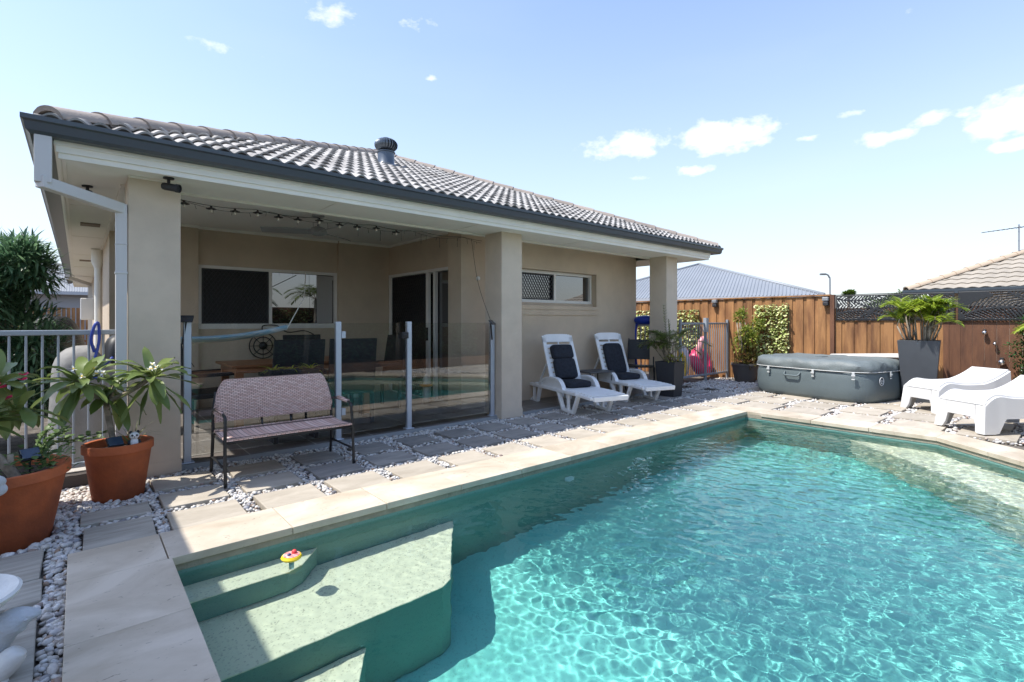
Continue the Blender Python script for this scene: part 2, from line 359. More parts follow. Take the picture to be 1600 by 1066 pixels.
for i in range(n):
    a = POOL[i]; b = POOL[(i + 1) % n]
    d = Vector((b[0] - a[0], b[1] - a[1], 0)).normalized(); o_ = Vector((d.y, -d.x, 0)) * .05
    wl_.add([(a[0], a[1], FL), (b[0], b[1], FL), (b[0], b[1], -.03), (a[0], a[1], -.03),
             (a[0] + o_.x, a[1] + o_.y, FL), (b[0] + o_.x, b[1] + o_.y, FL), (b[0] + o_.x, b[1] + o_.y, -.03), (a[0] + o_.x, a[1] + o_.y, -.03)],
            [(0, 3, 2, 1), (4, 5, 6, 7), (3, 7, 6, 2), (0, 1, 5, 4)])
recv(wl_.build('pool_wall', pl_wall))
recv(MB().add([(PX0 - .05, PYB - .05, FL), (PX1 + .05, PYB - .05, FL), (PX1 + .05, PYT + .05, FL), (PX0 - .05, PYT + .05, FL)], [(0, 1, 2, 3)]).build('pool_floor', pl_deep, fix=False))
e = .003
SPOLY = [([(PX0 + e, 2.98), (.90, 2.98), (.99, 3.02), (1.13, PYT - e), (PX0 + e, PYT - e)], FL + .71, WL - .17),
    ([(PX0 + e, 2.48), (1.60, 2.48), (1.68, 2.52), (2.14, PYT - e), (PX0 + e, PYT - e)], FL + .01, WL - .42),
    ([(PX0 + e, 1.75), (.55, 1.75), (.72, 1.82), (1.13, 2.478), (PX0 + e, 2.478)], FL + .01, WL - .67)]
st = MB(); tr_ = MB()
for po, a, b in SPOLY: st.prism(po, a, b - .012); tr_.prism([(x, y - (.003 if y < 3.1 else 0)) for x, y in po], b - .0118, b)
recv(st.build('pool_steps', pl_wall)); recv(tr_.build('pool_treads', pl_step, bevel=.004))  # riser shade is put into the colour: dark green body, pale treads
bl = MB()
bl.prism([(6.955, 1.95), (6.955, 1.14), (4.93, -1.085), (3.9, -1.085), (4.9, .0), (6.0, .85)], FL + .01, WL - .30)
recv(bl.build('pool_ledge', pl_step, bevel=.02))
# raised line tile just under the coping and the return fittings
wt_ = MB()
for i in range(n):
    a = Vector((*POOL[i], 0)); b = Vector((*POOL[(i + 1) % n], 0)); d = (b - a).normalized(); o_ = Vector((-d.y, d.x, 0)) * .004
    wt_.add([a + o_ + Vector((0, 0, WL + .02)), b + o_ + Vector((0, 0, WL + .02)), b + o_ + Vector((0, 0, -.02)), a + o_ + Vector((0, 0, -.02))], [(0, 1, 2, 3)])
structure(wt_.build('pool_waterline_band', mat('waterline_mortar', (.30, .27, .21), .8, var=.15, vscale=12, bump=.5, bscale=60), fix=False))
rf = MB(); rf.M = Matrix.Translation((3.42, PYT - .004, WL - .32)) @ Matrix.Rotation(R(90), 4, 'X'); rf.lathe([(0.0001, .03), (.03, .03), (.055, .02), (.06, 0)], seg=20)
structure(rf.build('pool_inlet', mat('pale_blue_plastic', (.55, .68, .75), .4), smooth=40))

# water surface, rippled
wx = np.arange(PX0 - .002, PX1 + .004, .0088); wy = np.arange(PYB - .002, PYT + .004, .0088)
X, Y = np.meshgrid(wx, wy); rng = np.random.default_rng(3)
Z = np.zeros_like(X)
amp = .10 + .90 / (1 + np.exp(-(X - 1.9 - .10 * (Y - 1)) / .28)) * (0.72 + .28 * np.sin(X * 1.1 + 1.0) * np.cos(Y * 1.3))
for i in range(150):
    lam = float(np.exp(rng.uniform(math.log(.034), math.log(.22)))); a = rng.normal(R(35), R(48)); k = 2 * PI / lam
    Z += lam * .00135 * np.sin(k * (X * math.cos(a) + Y * math.sin(a)) + rng.uniform(0, 6.3)) * (1 if lam > .1 else .8)
Z = Z * amp + WL
idx = np.arange(X.size).reshape(X.shape)
F = np.stack([idx[:-1, :-1], idx[:-1, 1:], idx[1:, 1:], idx[1:, :-1]], -1).reshape(-1, 4)
# drop what lies outside the cut corner
cx_ = X[:-1, :-1].ravel(); cy_ = Y[:-1, :-1].ravel()
side = (CH2[0] - CH1[0]) * (cy_ - CH1[1]) - (CH2[1] - CH1[1]) * (cx_ - CH1[0])
F = F[(side < .06)]
wm_ = bpy.data.materials.new('water'); wm_.use_nodes = True; q = wm_.node_tree.nodes; q.clear()
gg = q.new('ShaderNodeBsdfGlass'); gg.inputs['IOR'].default_value = 1.33; gg.inputs['Roughness'].default_value = 0; gg.inputs['Color'].default_value = (.87, .985, .97, 1)
oo = q.new('ShaderNodeOutputMaterial'); wm_.node_tree.links.new(gg.outputs[0], oo.inputs[0])
water = fastmesh('pool_water', np.stack([X, Y, Z], -1).reshape(-1, 3), F, wm_); structure(water); water.cycles.is_caustics_caster = True

# coping slabs
cp = MB(); CT = .012; CB = -.032; j = .004
def slab(poly, zt=None, jit=.0015): cp.prism(poly, CB, CT + rnd.uniform(-jit, jit))
ov = .018
x = PX0 + ov - .004
xs = [PX0 + .004] + [.98 + .615 * i for i in range(10)] + [PX1]
for a, b in zip(xs[:-1], xs[1:]): slab([(a + j / 2, PYT - ov), (b - j / 2, PYT - ov), (b - j / 2, PYT + .40), (a + j / 2, PYT + .40)])
ys = [3.58, 3.17, 2.56, 1.95, 1.34, .73, .12, -.49, -1.1]
for a, b in zip(ys[:-1], ys[1:]): slab([(-.042, b + j / 2), (PX0 + (ov if a < 3.2 else 0), b + j / 2), (PX0 + (ov if a < 3.2 else 0), a - j / 2), (-.042, a - j / 2)])
ys = [3.58, 2.97, 2.36, 1.75, CH1[1]]
for a, b in zip(ys[:-1], ys[1:]):
    xi = PX1 - ov if a < 3.2 else PX1 + j
    slab([(xi, b + j / 2), (PX1 + .40, b + j / 2), (PX1 + .40, a - j / 2), (xi, a - j / 2)])
c1 = Vector((CH1[0], CH1[1])); c2 = Vector((CH2[0], CH2[1])); d = (c2 - c1); Ln = d.length; d.normalize(); nn = Vector((-d.y, d.x))
if nn.x < 0: nn = -nn
k = 5
for i in range(k):
    a = c1 + d * (Ln * i / k + j / 2); b = c1 + d * (Ln * (i + 1) / k - j / 2)
    oa = a + nn * .40; ob = b + nn * .40
    if i == 0: oa = Vector((CH1[0] + .40, CH1[1]))
    slab([tuple(a - nn * ov), tuple(b - nn * ov), tuple(ob), tuple(oa)])
xs = [-.042] + [.6 + .615 * i for i in range(8)] + [5.3]
for a, b in zip(xs[:-1], xs[1:]): slab([(a + j / 2, PYB - .40), (b - j / 2, PYB - .40), (b - j / 2, PYB + (ov if b < 5 else -.02)), (a + j / 2, PYB + (ov if b < 5 else -.02))])
structure(cp.build('pool_coping', trav_m, bevel=.003))

# pavers
PAV = []
pv = MB(); pw = MB(); pg = MB()
def irr(x0, x1, y0, y1, q=.008):
    return [(x0 + rnd.uniform(0, q), y0 + rnd.uniform(0, q)), (x1 - rnd.uniform(0, q), y0 + rnd.uniform(0, q)), (x1 - rnd.uniform(0, q), y1 - rnd.uniform(0, q)), (x0 + rnd.uniform(0, q), y1 - rnd.uniform(0, q))]
def paver(x0, x1, y0, y1, mb=pv, q=.012, top=0.0):
    P = irr(x0, x1, y0, y1, q); PAV.append((x0, x1, y0, y1))
    t = top + rnd.uniform(-.004, .002); mb.prism(P, -.043, t)
for i in range(17):
    x0 = .43 + .515 * i
    paver(x0, x0 + .415, 3.60, 3.97)
    if x0 < 8.5:
        paver(x0 + .0 + rnd.uniform(-.02, .02), x0 + .40, 4.07, 4.42, pg if i > 1 else pv)  # slabs lying in the eave shadow take the darker copy
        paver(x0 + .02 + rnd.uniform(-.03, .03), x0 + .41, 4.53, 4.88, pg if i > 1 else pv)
for x0, x1, y0, y1 in ((.0, .38, 4.07, 4.33), (.012, .365, 3.60, 3.99), (-.62, -.13, 3.37, 3.80), (-.62, -.125, 3.10, 3.366), (-.58, -.12, 2.40, 2.93), (-.6, -.13, 1.7, 2.2)):
    paver(x0, x1, y0, y1, pw, .015)
for i in range(6):
    for k_ in range(9):
        x0 = 7.42 + .66 * i; y0 = -1.3 + .62 * k_ + .1 * (i % 2)
        if y0 > 3.5 and x0 < 9.2: continue
        if y0 > 4.2: continue
        paver(x0, x0 + .56, y0, y0 + .5)
structure(pv.build('paving', sand_m, bevel=.004)); structure(pg.build('eave_shade_paving', eave_shade_m, bevel=.004)); structure(pw.build('grained_paving', woodg_m, bevel=.004))

# gravel
POTS = [(.235, 4.68, .17), (-.36, 4.12, .25), (-.33, 4.62, .16)]
def inpav(x, y, m=.004):
    for (x0, x1, y0, y1) in PAV:
        if x0 + m < x < x1 - m and y0 + m < y < y1 - m: return True
    return False
ico = bmesh.new(); bmesh.ops.create_icosphere(ico, subdivisions=2, radius=1); bv = np.array([v.co[:] for v in ico.verts], dtype=np.float32)
bf = np.array([[v.index for v in f_.verts] for f_ in ico.faces], dtype=np.int32); ico.free()
ico = bmesh.new(); bmesh.ops.create_icosphere(ico, subdivisions=1, radius=1); bv1 = np.array([v.co[:] for v in ico.verts], dtype=np.float32)
bf1 = np.array([[v.index for v in f_.verts] for f_ in ico.faces], dtype=np.int32); ico.free()
def pebbles(name, regions, dens, r0, r1, BV, BF, seed, zb=-.043, mg=-.004):
    rg = np.random.default_rng(seed); Vs = []; Fs = []; off = 0
    for (x0, x1, y0, y1) in regions:
        for _ in range(int((x1 - x0) * (y1 - y0) * dens)):
            x = rg.uniform(x0, x1); y = rg.uniform(y0, y1)
            if inpav(x, y, mg) or any((x - a) ** 2 + (y - b) ** 2 < r * r for a, b, r in POTS): continue
            r = rg.uniform(r0, r1) * (1.35 if rg.random() < .12 else 1); sc = np.array([r * rg.uniform(1, 1.45), r * rg.uniform(.8, 1.1), r * rg.uniform(.55, .8)])
            A = Matrix.Rotation(rg.uniform(0, 6.28), 3, 'Z') @ Matrix.Rotation(rg.normal(0, .35), 3, 'X') @ Matrix.Rotation(rg.normal(0, .35), 3, 'Y')
            P = (BV * sc * (1 + rg.normal(0, .05, (len(BV), 1)))) @ np.array(A).T
            z = zb + r * rg.uniform(.5, 1.9)
            Vs.append(P + np.array([x, y, min(z, -.004)])); Fs.append(BF + off); off += len(BV)
    o = fastmesh(name, np.concatenate(Vs), np.concatenate(Fs), pebble_m); o['kind'] = 'stuff'; return o
pebbles('gravel', [(-.14, .43, 3.58, 5.1), (-.75, -.14, 3.7, 5.1), (-.17, -.045, 1.5, 3.6), (-.7, -.15, 1.6, 3.7)], 4300, .0085, .015, bv, bf, 1)
pebbles('gravel', [(.40, 9.2, 3.96, 4.09), (.40, 9.2, 4.42, 4.55), (.40, 9.2, 4.88, 5.07)] + [(.43 + .515 * i - .11, .43 + .515 * i + .03, 3.585, 5.0) for i in range(17)], 2900, .009, .014, bv1, bf1, 2, -.034, -.009)
pebbles('gravel', [(7.38, 11.05, -1.3, 4.35), (9.1, 11.05, 4.3, 5.5)], 2000, .011, .019, bv1, bf1, 4, -.046, -.012)
pebbles('gravel', [(5.6, 7.4, -1.4, .1)], 500, .016, .026, bv1, bf1, 5)

# patio slab with tiles
def tilemat():
    m = bpy.data.materials.new('porch_tile'); m.use_nodes = True; n = m.node_tree.nodes; l = m.node_tree.links; p = n['Principled BSDF']; p.inputs['Roughness'].default_value = .38
    t = n.new('ShaderNodeTexCoord'); b = n.new('ShaderNodeTexBrick'); l.new(t.outputs['Object'], b.inputs[0]); b.offset = 0
    b.inputs['Scale'].default_value = 1; b.inputs['Brick Width'].default_value = .6; b.inputs['Row Height'].default_value = .6; b.inputs['Mortar Size'].default_value = .006; b.inputs['Mortar Smooth'].default_value = .2
    b.inputs['Color1'].default_value = (.14, .125, .115, 1); b.inputs['Color2'].default_value = (.17, .155, .14, 1); b.inputs['Mortar'].default_value = (.42, .40, .37, 1)
    no = n.new('ShaderNodeTexNoise'); no.inputs['Scale'].default_value = 6; no.inputs['Detail'].default_value = 6; l.new(t.outputs['Object'], no.inputs[0])
    mr = n.new('ShaderNodeMapRange'); l.new(no.outputs[0], mr.inputs[0]); mr.inputs[3].default_value = .7; mr.inputs[4].default_value = 1.3
    mx = n.new('ShaderNodeMix'); mx.data_type = 'RGBA'; mx.blend_type = 'MULTIPLY'; mx.inputs[0].default_value = 1; l.new(b.outputs[0], mx.inputs[6]); l.new(mr.outputs[0], mx.inputs[7])
    l.new(mx.outputs[2], p.inputs['Base Color']); return m
structure(MB().box((.655, 5.10, -.044), (8.12, 8.3, .025)).build('porch_floor', tilemat()))
structure(MB().box((.655, 5.075, -.044), (8.12, 5.098, .022)).build('porch_edge', mat('grey_edge', (.30, .32, .33), .5)))
structure(MB().box((-.1, 5.36, -.044), (.652, 24, .005)).build('side_path', mat('concrete', (.42, .39, .35), .9, var=.1, vscale=2, bump=.3, bscale=60)))

# ------------------------------------------------------------------ house
H = thing('house', 'beige rendered single storey house with grey tiled hip roof beside the pool', 'house', (0, 0, 0))
XL, XR, YF, YB = .30, 8.12, 5.8, 22.0
SZ = 2.40; CZ = 2.58
w = MB()
w.box((.30, 8.20, -.04), (1.275, 8.45, CZ + .1))            # pier left of the porch window
w.box((1.275, 8.27, -.04), (3.27, 8.45, 1.165))             # below window
w.box((1.275, 8.27, 2.05), (3.27, 8.45, CZ + .1))
w.box((3.27, 8.20, -.04), (4.183, 8.45, CZ + .1))
w.box((4.183, 6.13, 2.06), (4.43, 8.45, CZ + .1))           # over the sliding door
w.box((4.183, 8.18, -.04), (4.43, 8.45, 2.06))
w.box((4.05, 5.80, -.04), (4.60, 6.13, CZ + .1))            # pier by the door
w.box((4.60, 5.80, -.04), (6.95, 6.05, 1.44)); w.box((4.60, 5.88, 1.44), (6.95, 6.05, 1.55))
w.box((4.60, 5.80, 2.07), (6.95, 6.05, CZ + .1)); w.box((4.60, 5.80, 1.44), (4.95, 6.05, 2.07))
w.box((6.95, 5.80, -.04), (XR, 6.05, CZ + .1))
w.box((XR - .25, 6.05, -.04), (XR, YB, CZ + .02))           # right wall
w.box((XL, 8.45, -.04), (XL + .25, 10.6, CZ - .17)); w.box((XL + .10, 10.6, -.04), (XL + .3, 14.0, CZ - .17)); w.box((XL, 14.0, -.04), (XL + .25, YB, CZ - .17))
w.box((XL, YB, -.04), (XR, YB + .2, CZ - .17))
w.build('wall', render_m, H)
sl = MB(); sl.box((4.55, 5.765, 1.44), (6.96, 5.88, 1.50)); sl.box((4.55, 5.78, 1.35), (6.96, 5.80, 1.44)); sl.build('window_sill', render_m, H)
for x in (.30, 4.12, 7.90): MB().box((x, 5.0, -.04), (x + .35, 5.35, SZ + .002)).build('column', column_m, H, bevel=.006)
for x in (.30, 4.12, 7.90): MB().box((x - .006, 4.994, .0), (x + .356, 5.356, .10)).build('column_base', column_m, H)
# eave soffits (lower), porch ceiling (higher), fascia
s = MB()
s.box((-.09, 4.75, SZ), (8.88, 5.35, SZ + .012))
s.box((-.09, 5.35, SZ), (.30, YB + .5, SZ + .012)); s.box((XR, 5.35, SZ + .0), (8.88, YB + .5, SZ + .012))
s.box((.30, 5.35, SZ), (.62, 8.2, SZ + .012))
s.build('soffit', soffit_m, H)
c = MB(); c.box((.62, 5.35, CZ), (XR, 8.27, CZ + .02)); c.box((.62, 5.35, SZ + .012), (XR, 5.37, CZ)); c.box((.62, 5.37, SZ + .012), (.64, 8.2, CZ)); c.build('porch_ceiling', ceil_m, H)
tr = MB()
tr.box((.30, 5.345, SZ - .022), (7.9, 5.385, SZ - .001)); tr.box((.30, 4.97, SZ - .015), (.65, 4.999, SZ - .001))
tr.box((.66, 8.165, CZ - .035), (1.275, 8.2, CZ)); tr.box((1.275, 8.235, CZ - .035), (3.27, 8.27, CZ)); tr.box((3.27, 8.165, CZ - .035), (4.15, 8.2, CZ)); tr.box((4.148, 5.8, CZ - .035), (4.183, 8.2, CZ))
tr.box((.27, 5.35, SZ - .02), (.30, YB, SZ - .001)); tr.box((-.09, 4.752, SZ - .012), (8.88, 4.775, SZ - .001)); tr.box((-.088, 4.775, SZ - .012), (-.065, YB, SZ - .001))
for x in (1.9, 3.6, 5.5, 7.0): tr.box((x, 4.78, SZ - .004), (x + .008, 5.34, SZ - .001))
for y in (6.6, 9.0, 11.4, 14.0, 17.0): tr.box((-.06, y, SZ - .004), (.29, y + .012, SZ - .001))
tr.build('trim', cream, H)
fa = MB()
for (y0, y1, z0, z1) in ((4.735, 4.75, 2.388, 2.428), (4.722, 4.75, 2.428, 2.475), (4.712, 4.75, 2.475, 2.59)):
    fa.box((-.09 - (4.75 - y0), y0, z0), (8.88 + (4.75 - y0), y1, z1))
    fa.box((-.09 - (4.75 - y0), y1, z0), (-.09, YB + .5, z1)); fa.box((8.88, y1, z0), (8.88 + (4.75 - y0), YB + .5, z1))
fa.build('fascia', cream, H)
# gutters: quad profile swept along each eave
def gutter(name, p, q, out):
    p = Vector(p); q = Vector(q); o_ = Vector(out); prof = [(0, 0), (.085, .0), (.105, .02), (.115, .075), (.13, .085), (.13, .115), (.118, .115), (.118, .09), (.10, .08), (.09, .02), (.01, .012), (.01, .09), (0, .09)]
    m = MB(); n_ = len(prof); vs = []
    for e_, s_ in ((p, -1), (q, 1)):
        dd = (q - p).normalized()
        vs += [e_ + dd * (s_ * a) + o_ * a + Vector((0, 0, b)) for a, b in prof]
    m.add(vs, [(i, (i + 1) % n_, n_ + (i + 1) % n_, n_ + i) for i in range(n_)] + [tuple(range(n_))[::-1], tuple(range(n_, 2 * n_))])
    return m.build(name, gutter_m, H)
gutter('gutter', (-.16, 4.73, 2.505), (9.05, 4.73, 2.505), (0, -1, 0))
gutter('gutter', (-.16, 4.73, 2.505), (-.16, YB + .5, 2.505), (-1, 0, 0))
gutter('gutter', (9.05, 4.73, 2.505), (9.05, YB + .5, 2.505), (1, 0, 0))
gb = MB(); gb.box((-.16, 4.73, 2.50), (-.125, YB, 2.585)); gb.build('gutter_back', gutter_m, H)
# tiled roof
PT = math.tan(R(22.5)); RX0, RX1, RY0, RZ0 = -.20, 9.14, 4.66, 2.60
def tiles(toW, W_, depth, capw, period=.13, course=.30, lift=.038, roll=.038, seg=8, ptn=PT):
    Vs = []; Fs = []; off = 0; nc = int(depth / course) + 1
    for jx in range(nc):
        s0 = jx * course; s1 = min(s0 + course + .02, depth)
        if s0 >= depth - .01: break
        a = max(s0 * capw[0], 0); b = W_ - s0 * capw[1]
        n_ = max(2, int((b - a) / period * seg)); xs_ = np.linspace(a, b, n_ + 1)
        ph = (np.mod(xs_ / period, 1)); h = roll * (np.clip(np.sin(ph * PI), 0, 1) ** 1.3)
        lo = np.stack([xs_, np.full_like(xs_, s0 - .03), (s0 - .03) * ptn + lift + h], 1)
        lb = lo - np.array([0, -.004, .014]); ro = np.stack([xs_, np.full_like(xs_, s0 + .05), (s0 + .05) * ptn + h * .2 - .008], 1)
        a2 = s1 * capw[0]; b2 = W_ - s1 * capw[1]
        hi = np.stack([np.clip(xs_, a2, max(b2, a2 + .001)), np.full_like(xs_, s1), s1 * ptn + h * .9 + .002], 1)
        P = np.concatenate([ro, lb, lb, lo, lo, hi]); m_ = n_ + 1; i = np.arange(n_)
        Fs.append(np.concatenate([np.stack([k * m_ + i, k * m_ + i + 1, (k + 1) * m_ + i + 1, (k + 1) * m_ + i], 1) for k in (0, 2, 4)]) + off)
        Vs.append(toW(P)); off += 6 * m_
    return np.concatenate(Vs), np.concatenate(Fs)
Wd = RX1 - RX0; half = Wd / 2; Ly = YB + .6 - RY0
V1, F1 = tiles(lambda P: np.stack([RX0 + P[:, 0], RY0 + P[:, 1], RZ0 + P[:, 2]], 1), Wd, half, (1, 1))
o = fastmesh('roof', V1, F1, tile_m, H, smooth=True); o.data.set_sharp_from_angle(angle=R(50)) if hasattr(o.data, 'set_sharp_from_angle') else None
V2, F2 = tiles(lambda P: np.stack([RX0 + P[:, 1], RY0 + Ly - P[:, 0], RZ0 + P[:, 2]], 1), Ly, half, (1, 1), seg=4)
V3, F3 = tiles(lambda P: np.stack([RX1 - P[:, 1], RY0 + P[:, 0], RZ0 + P[:, 2]], 1), Ly, half, (1, 1), seg=4)
o = fastmesh('roof_slope', np.concatenate([V2, V3]), np.concatenate([F2, F3 + len(V2)]), tile_m, H, smooth=False)
rb = MB(); rb.add([(RX0, RY0, RZ0 - .02), (RX1, RY0, RZ0 - .02), (RX1, RY0 + Ly, RZ0 - .02), (RX0, RY0 + Ly, RZ0 - .02), (RX0 + half, RY0 + half, RZ0 + half * PT - .02), (RX0 + half, RY0 + Ly - half, RZ0 + half * PT - .02)],
        [(0, 1, 4), (1, 2, 5, 4), (2, 3, 5), (3, 0, 4, 5)]); rb.build('roof_sarking', dark_in, H)
def caps(parent, p, q, name='ridge_cap', L_=.40, r=.10, m=None):
    p = Vector(p); q = Vector(q); d = q - p; n_ = int(d.length / L_); d.normalize(); side = d.cross(Vector((0, 0, 1))).normalized(); up = side.cross(d)
    mb = MB()
    for i in range(n_ + 1):
        a = p + d * (i * L_ - .03); b = p + d * min((i + 1) * L_ + .02, (q - p).length + .05)
        vs = []
        for e_, rr in ((a, r * 1.10), (b, r * .92)):
            vs += [e_ + side * rr * math.cos(t) * 1.05 + up * (rr * .85 * math.sin(t) - .02) for t in [PI * (0, .04, .2, .34, .42, .5, .58, .66, .8, .96, 1)[k] for k in range(11)]]
        for e_, rr in ((a, r * 1.0), (b, r * .82)):
            vs += [e_ + side * rr * math.cos(t) * 1.0 + up * (rr * .80 * math.sin(t) - .04) for t in [PI * k / 10 for k in range(11)]]
        fs = [(k, k + 1, 11 + k + 1, 11 + k) for k in range(10)] + [(22 + k, 33 + k, 34 + k, 23 + k) for k in range(10)] + [(k, 22 + k, 23 + k, k + 1) for k in range(10)]
        mb.add(vs, fs)
    return mb.build(name, m or cap_m, parent, smooth=45, fix=False)
AP = (RX0 + half, RY0 + half, RZ0 + half * PT + .04)
caps(H, (RX0 + .06, RY0 + .06, RZ0 + .06), AP); caps(H, (RX1 - .06, RY0 + .06, RZ0 + .06), AP); caps(H, (AP[0], AP[1], AP[2]), (AP[0], RY0 + Ly - half, AP[2]))
# wind turbine vent on the roof
tv = MB().lathe([(.24, -.12), (.24, -.10), (.14, -.02), (.125, .0), (.125, .16), (.14, .165), (.14, .175), (.12, .18)], (3.58, 7.13, 3.66), 28).build('roof_vent', mat('vent_metal', (.10, .12, .145), .35, metal=.5), H, smooth=40)
bl_ = MB()
for k in range(22):
    a0 = 2 * PI * k / 22; P = []
    for t in range(9):
        th = .32 + (PI - .62) * t / 8; rr = .175 * math.sin(th) ** .8; z = .32 - .15 * math.cos(PI - th) * -1
        z = .325 - .145 * math.cos(th) * -1
        P.append((th, rr, .285 + .10 * math.cos(th)))
    def fn(u, v, a0=a0, P=P):
        i = min(8, int(round(v * 8))); th, rr, z = P[i]; a = a0 + u * .34 + .25 * math.sin(th); r_ = rr * (1 - .16 * u)
        return (3.58 + r_ * math.cos(a), 7.13 + r_ * math.sin(a), 3.66 + z)
    bl_.sheet(fn, 3, 9, .003)
bl_.lathe([(.0001, .40), (.05, .395), (.07, .385), (.07, .378)], (3.58, 7.13, 3.66), 20)
bl_.build('vent_turbine', mat('vent_dark', (.13, .15, .17), .35, metal=.6), tv, smooth=40, fix=False)
MB().lathe([(.09, 0), (.09, .20)], (3.58, 7.13, 3.80), 18).build('vent_core', dark_in, tv)
# downpipes
def pipe(pts, w_, d_, m=None, name='downpipe'):
    mb = MB()
    for a, b in zip(pts[:-1], pts[1:]): mb.bar(a, b, w_, d_, up=(0, 1, 0) if abs(Vector(b).z - Vector(a).z) > .3 else (0, 0, 1))
    return mb
dpm = mat('downpipe_paint', (.56, .56, .56), .45)
p = MB()
p.box((-.225, 4.645, 2.19), (-.135, 4.72, 2.515))
p.obox(((-.18 + .258) / 2, (4.68 + 5.03) / 2, 2.165), ((.258 + .18) / 2 + .02, (5.03 - 4.68) / 2 + .02, -.03), Vector((-.35, .438, 0)).normalized() * .035, (0, 0, .04))
p.box((.222, 5.0, -.03), (.294, 5.07, 2.17)); p.box((.217, 4.995, 1.62), (.298, 5.075, 1.64)); p.box((.217, 4.995, 1.85), (.298, 5.075, 1.86))
p.build('downpipe', dpm, H, bevel=.006)
p = MB(); p.lathe([(.045, 0), (.045, 2.15)], (.24, 10.45, 0), 14); p.lathe([(.045, 2.1), (.05, 2.12), (.085, 2.2), (.085, 2.36), (.09, 2.38), (.09, 2.40)], (.24, 10.45, -.01), 14); p.build('downpipe', cream, H, smooth=40)
p = MB(); p.bar((-.20, 16.6, 2.5), (-.20, 16.6, 2.33), .09); p.bar((-.20, 16.6, 2.33), (.24, 17.2, 2.2), .08); p.bar((.24, 17.2, 2.24), (.24, 17.2, 0), .09); p.build('downpipe', dpm, H)
MB().box((.04, 15.2, 1.28), (.29, 15.6, 1.78)).build('meter_box', frame_w, H, bevel=.02)
for y in (7.7, 12.4): 
    v = MB().box((.02, y, SZ - .012), (.20, y + .22, SZ - .001)); v.build('soffit_vent', mat('vent_brown', (.22, .17, .13), .8), H)
# windows
def screen(x0, x1, z0, z1, y, pitch=.055, r=.0035, parent=None, axis='y'):
    mb = MB(); wd = x1 - x0; hg = z1 - z0
    def clip(x, s_):
        pts = []
        t0 = 0; t1 = hg
        # line x + s*t/1.6
        k = s_ / 1.5
        ts = sorted([(x0 - x) / k, (x1 - x) / k]); t0 = max(0, ts[0]); t1 = min(hg, ts[1])
        if t1 - t0 < .01: return
        a = (x + k * t0, z0 + t0); b = (x + k * t1, z0 + t1)
        if axis == 'y': mb.bar((a[0], y, a[1]), (b[0], y, b[1]), r * 2, r * 2, up=(0, 1, 0))
        else: mb.bar((y, a[0], a[1]), (y, b[0], b[1]), r * 2, r * 2, up=(1, 0, 0))
    x = x0 - hg
    while x < x1 + hg: clip(x, 1); clip(x, -1); x += pitch
    return mb.build('security_screen', blackpl, parent, fix=False)
def window(x0, x1, z0, z1, y, mull, scr):
    f = MB(); t = .045
    f.box((x0, y - .03, z0), (x1, y + .05, z0 + t)); f.box((x0, y - .03, z1 - t), (x1, y + .05, z1))
    for a in (x0, mull - t / 2, x1 - t): f.box((a, y - .028, z0 + t), (a + t, y + .05, z1 - t))
    f.box((x0 - .03, y - .045, z0 - .03), (x1 + .03, y + .05, z0 - .001))
    F_ = f.build('window', frame_w, H)
    MB().box((x0 + t, y + .02, z0 + t), (x1 - t, y + .026, z1 - t)).build('pane', win_m, F_)
    fs = MB(); a, b = scr
    for (p0, p1) in (((a, z0 + t), (b, z0 + t + .022)), ((a, z1 - t - .022), (b, z1 - t)), ((a, z0 + t + .022), (a + .022, z1 - t - .022)), ((b - .022, z0 + t + .022), (b, z1 - t - .022))):
        fs.box((p0[0], y - .02, p0[1]), (p1[0], y, p1[1]))
    fs.build('screen_frame', blackpl, F_)
    if y > 7: MB().box((a + .022, y - .006, z0 + t + .022), (b - .022, y - .002, z1 - t - .022)).build('screen_backing', mat('screen_mesh', (.015, .015, .016), .7), F_)
    screen(a + .02, b - .02, z0 + t + .02, z1 - t - .02, y - .012, parent=F_)
    return F_
window(1.277, 3.268, 1.168, 2.048, 8.30, 2.235, (1.325, 2.21))
F2_ = window(4.952, 6.948, 1.552, 2.068, 5.94, 6.02, (5.0, 5.995))
bl2 = MB()
bl2.box((2.95, 8.312, 1.22), (3.2, 8.318, 1.93)); bl2.box((2.95, 8.31, 1.93), (3.22, 8.318, 1.99))
bl2.build('blind', mat('blind', (.35, .34, .33), .8), H)
# sliding door in the side wall of the porch
f = MB(); X_ = 4.183
f.box((X_ - .03, 6.13, 2.01), (X_ + .06, 8.17, 2.057)); f.box((X_ - .03, 8.12, .03), (X_ + .06, 8.17, 2.01)); f.box((X_ - .02, 6.13, .026), (X_ + .06, 8.12, .05))
f.box((X_ - .04, 6.82, .05), (X_ - .0, 6.90, 2.01)); f.box((X_ - .02, 6.66, .05), (X_ + .03, 6.72, 2.01)); f.box((X_ - .035, 8.06, .05), (X_ - .0, 8.12, 2.01))
dr = f.build('sliding_door', frame_w, H)
MB().box((X_ + .045, 6.13, .05), (X_ + .052, 8.12, 2.01)).build('pane', win_m, dr)
screen(6.92, 8.05, .06, 2.0, X_ - .02, pitch=.07, r=.004, parent=dr, axis='x')
MB().box((X_ - .018, 6.90, .05), (X_ - .012, 8.06, 2.0)).build('screen_backing', mat('screen_mesh', (.015, .015, .016), .7), dr)
MB().box((X_ - .075, 6.83, .95), (X_ - .04, 6.88, 1.15)).build('handle', blackpl, dr)
inn = MB(); inn.box((4.6, 6.3, 0), (4.62, 8.4, 2.1)); inn.build('inner_wall', dark_in, H)

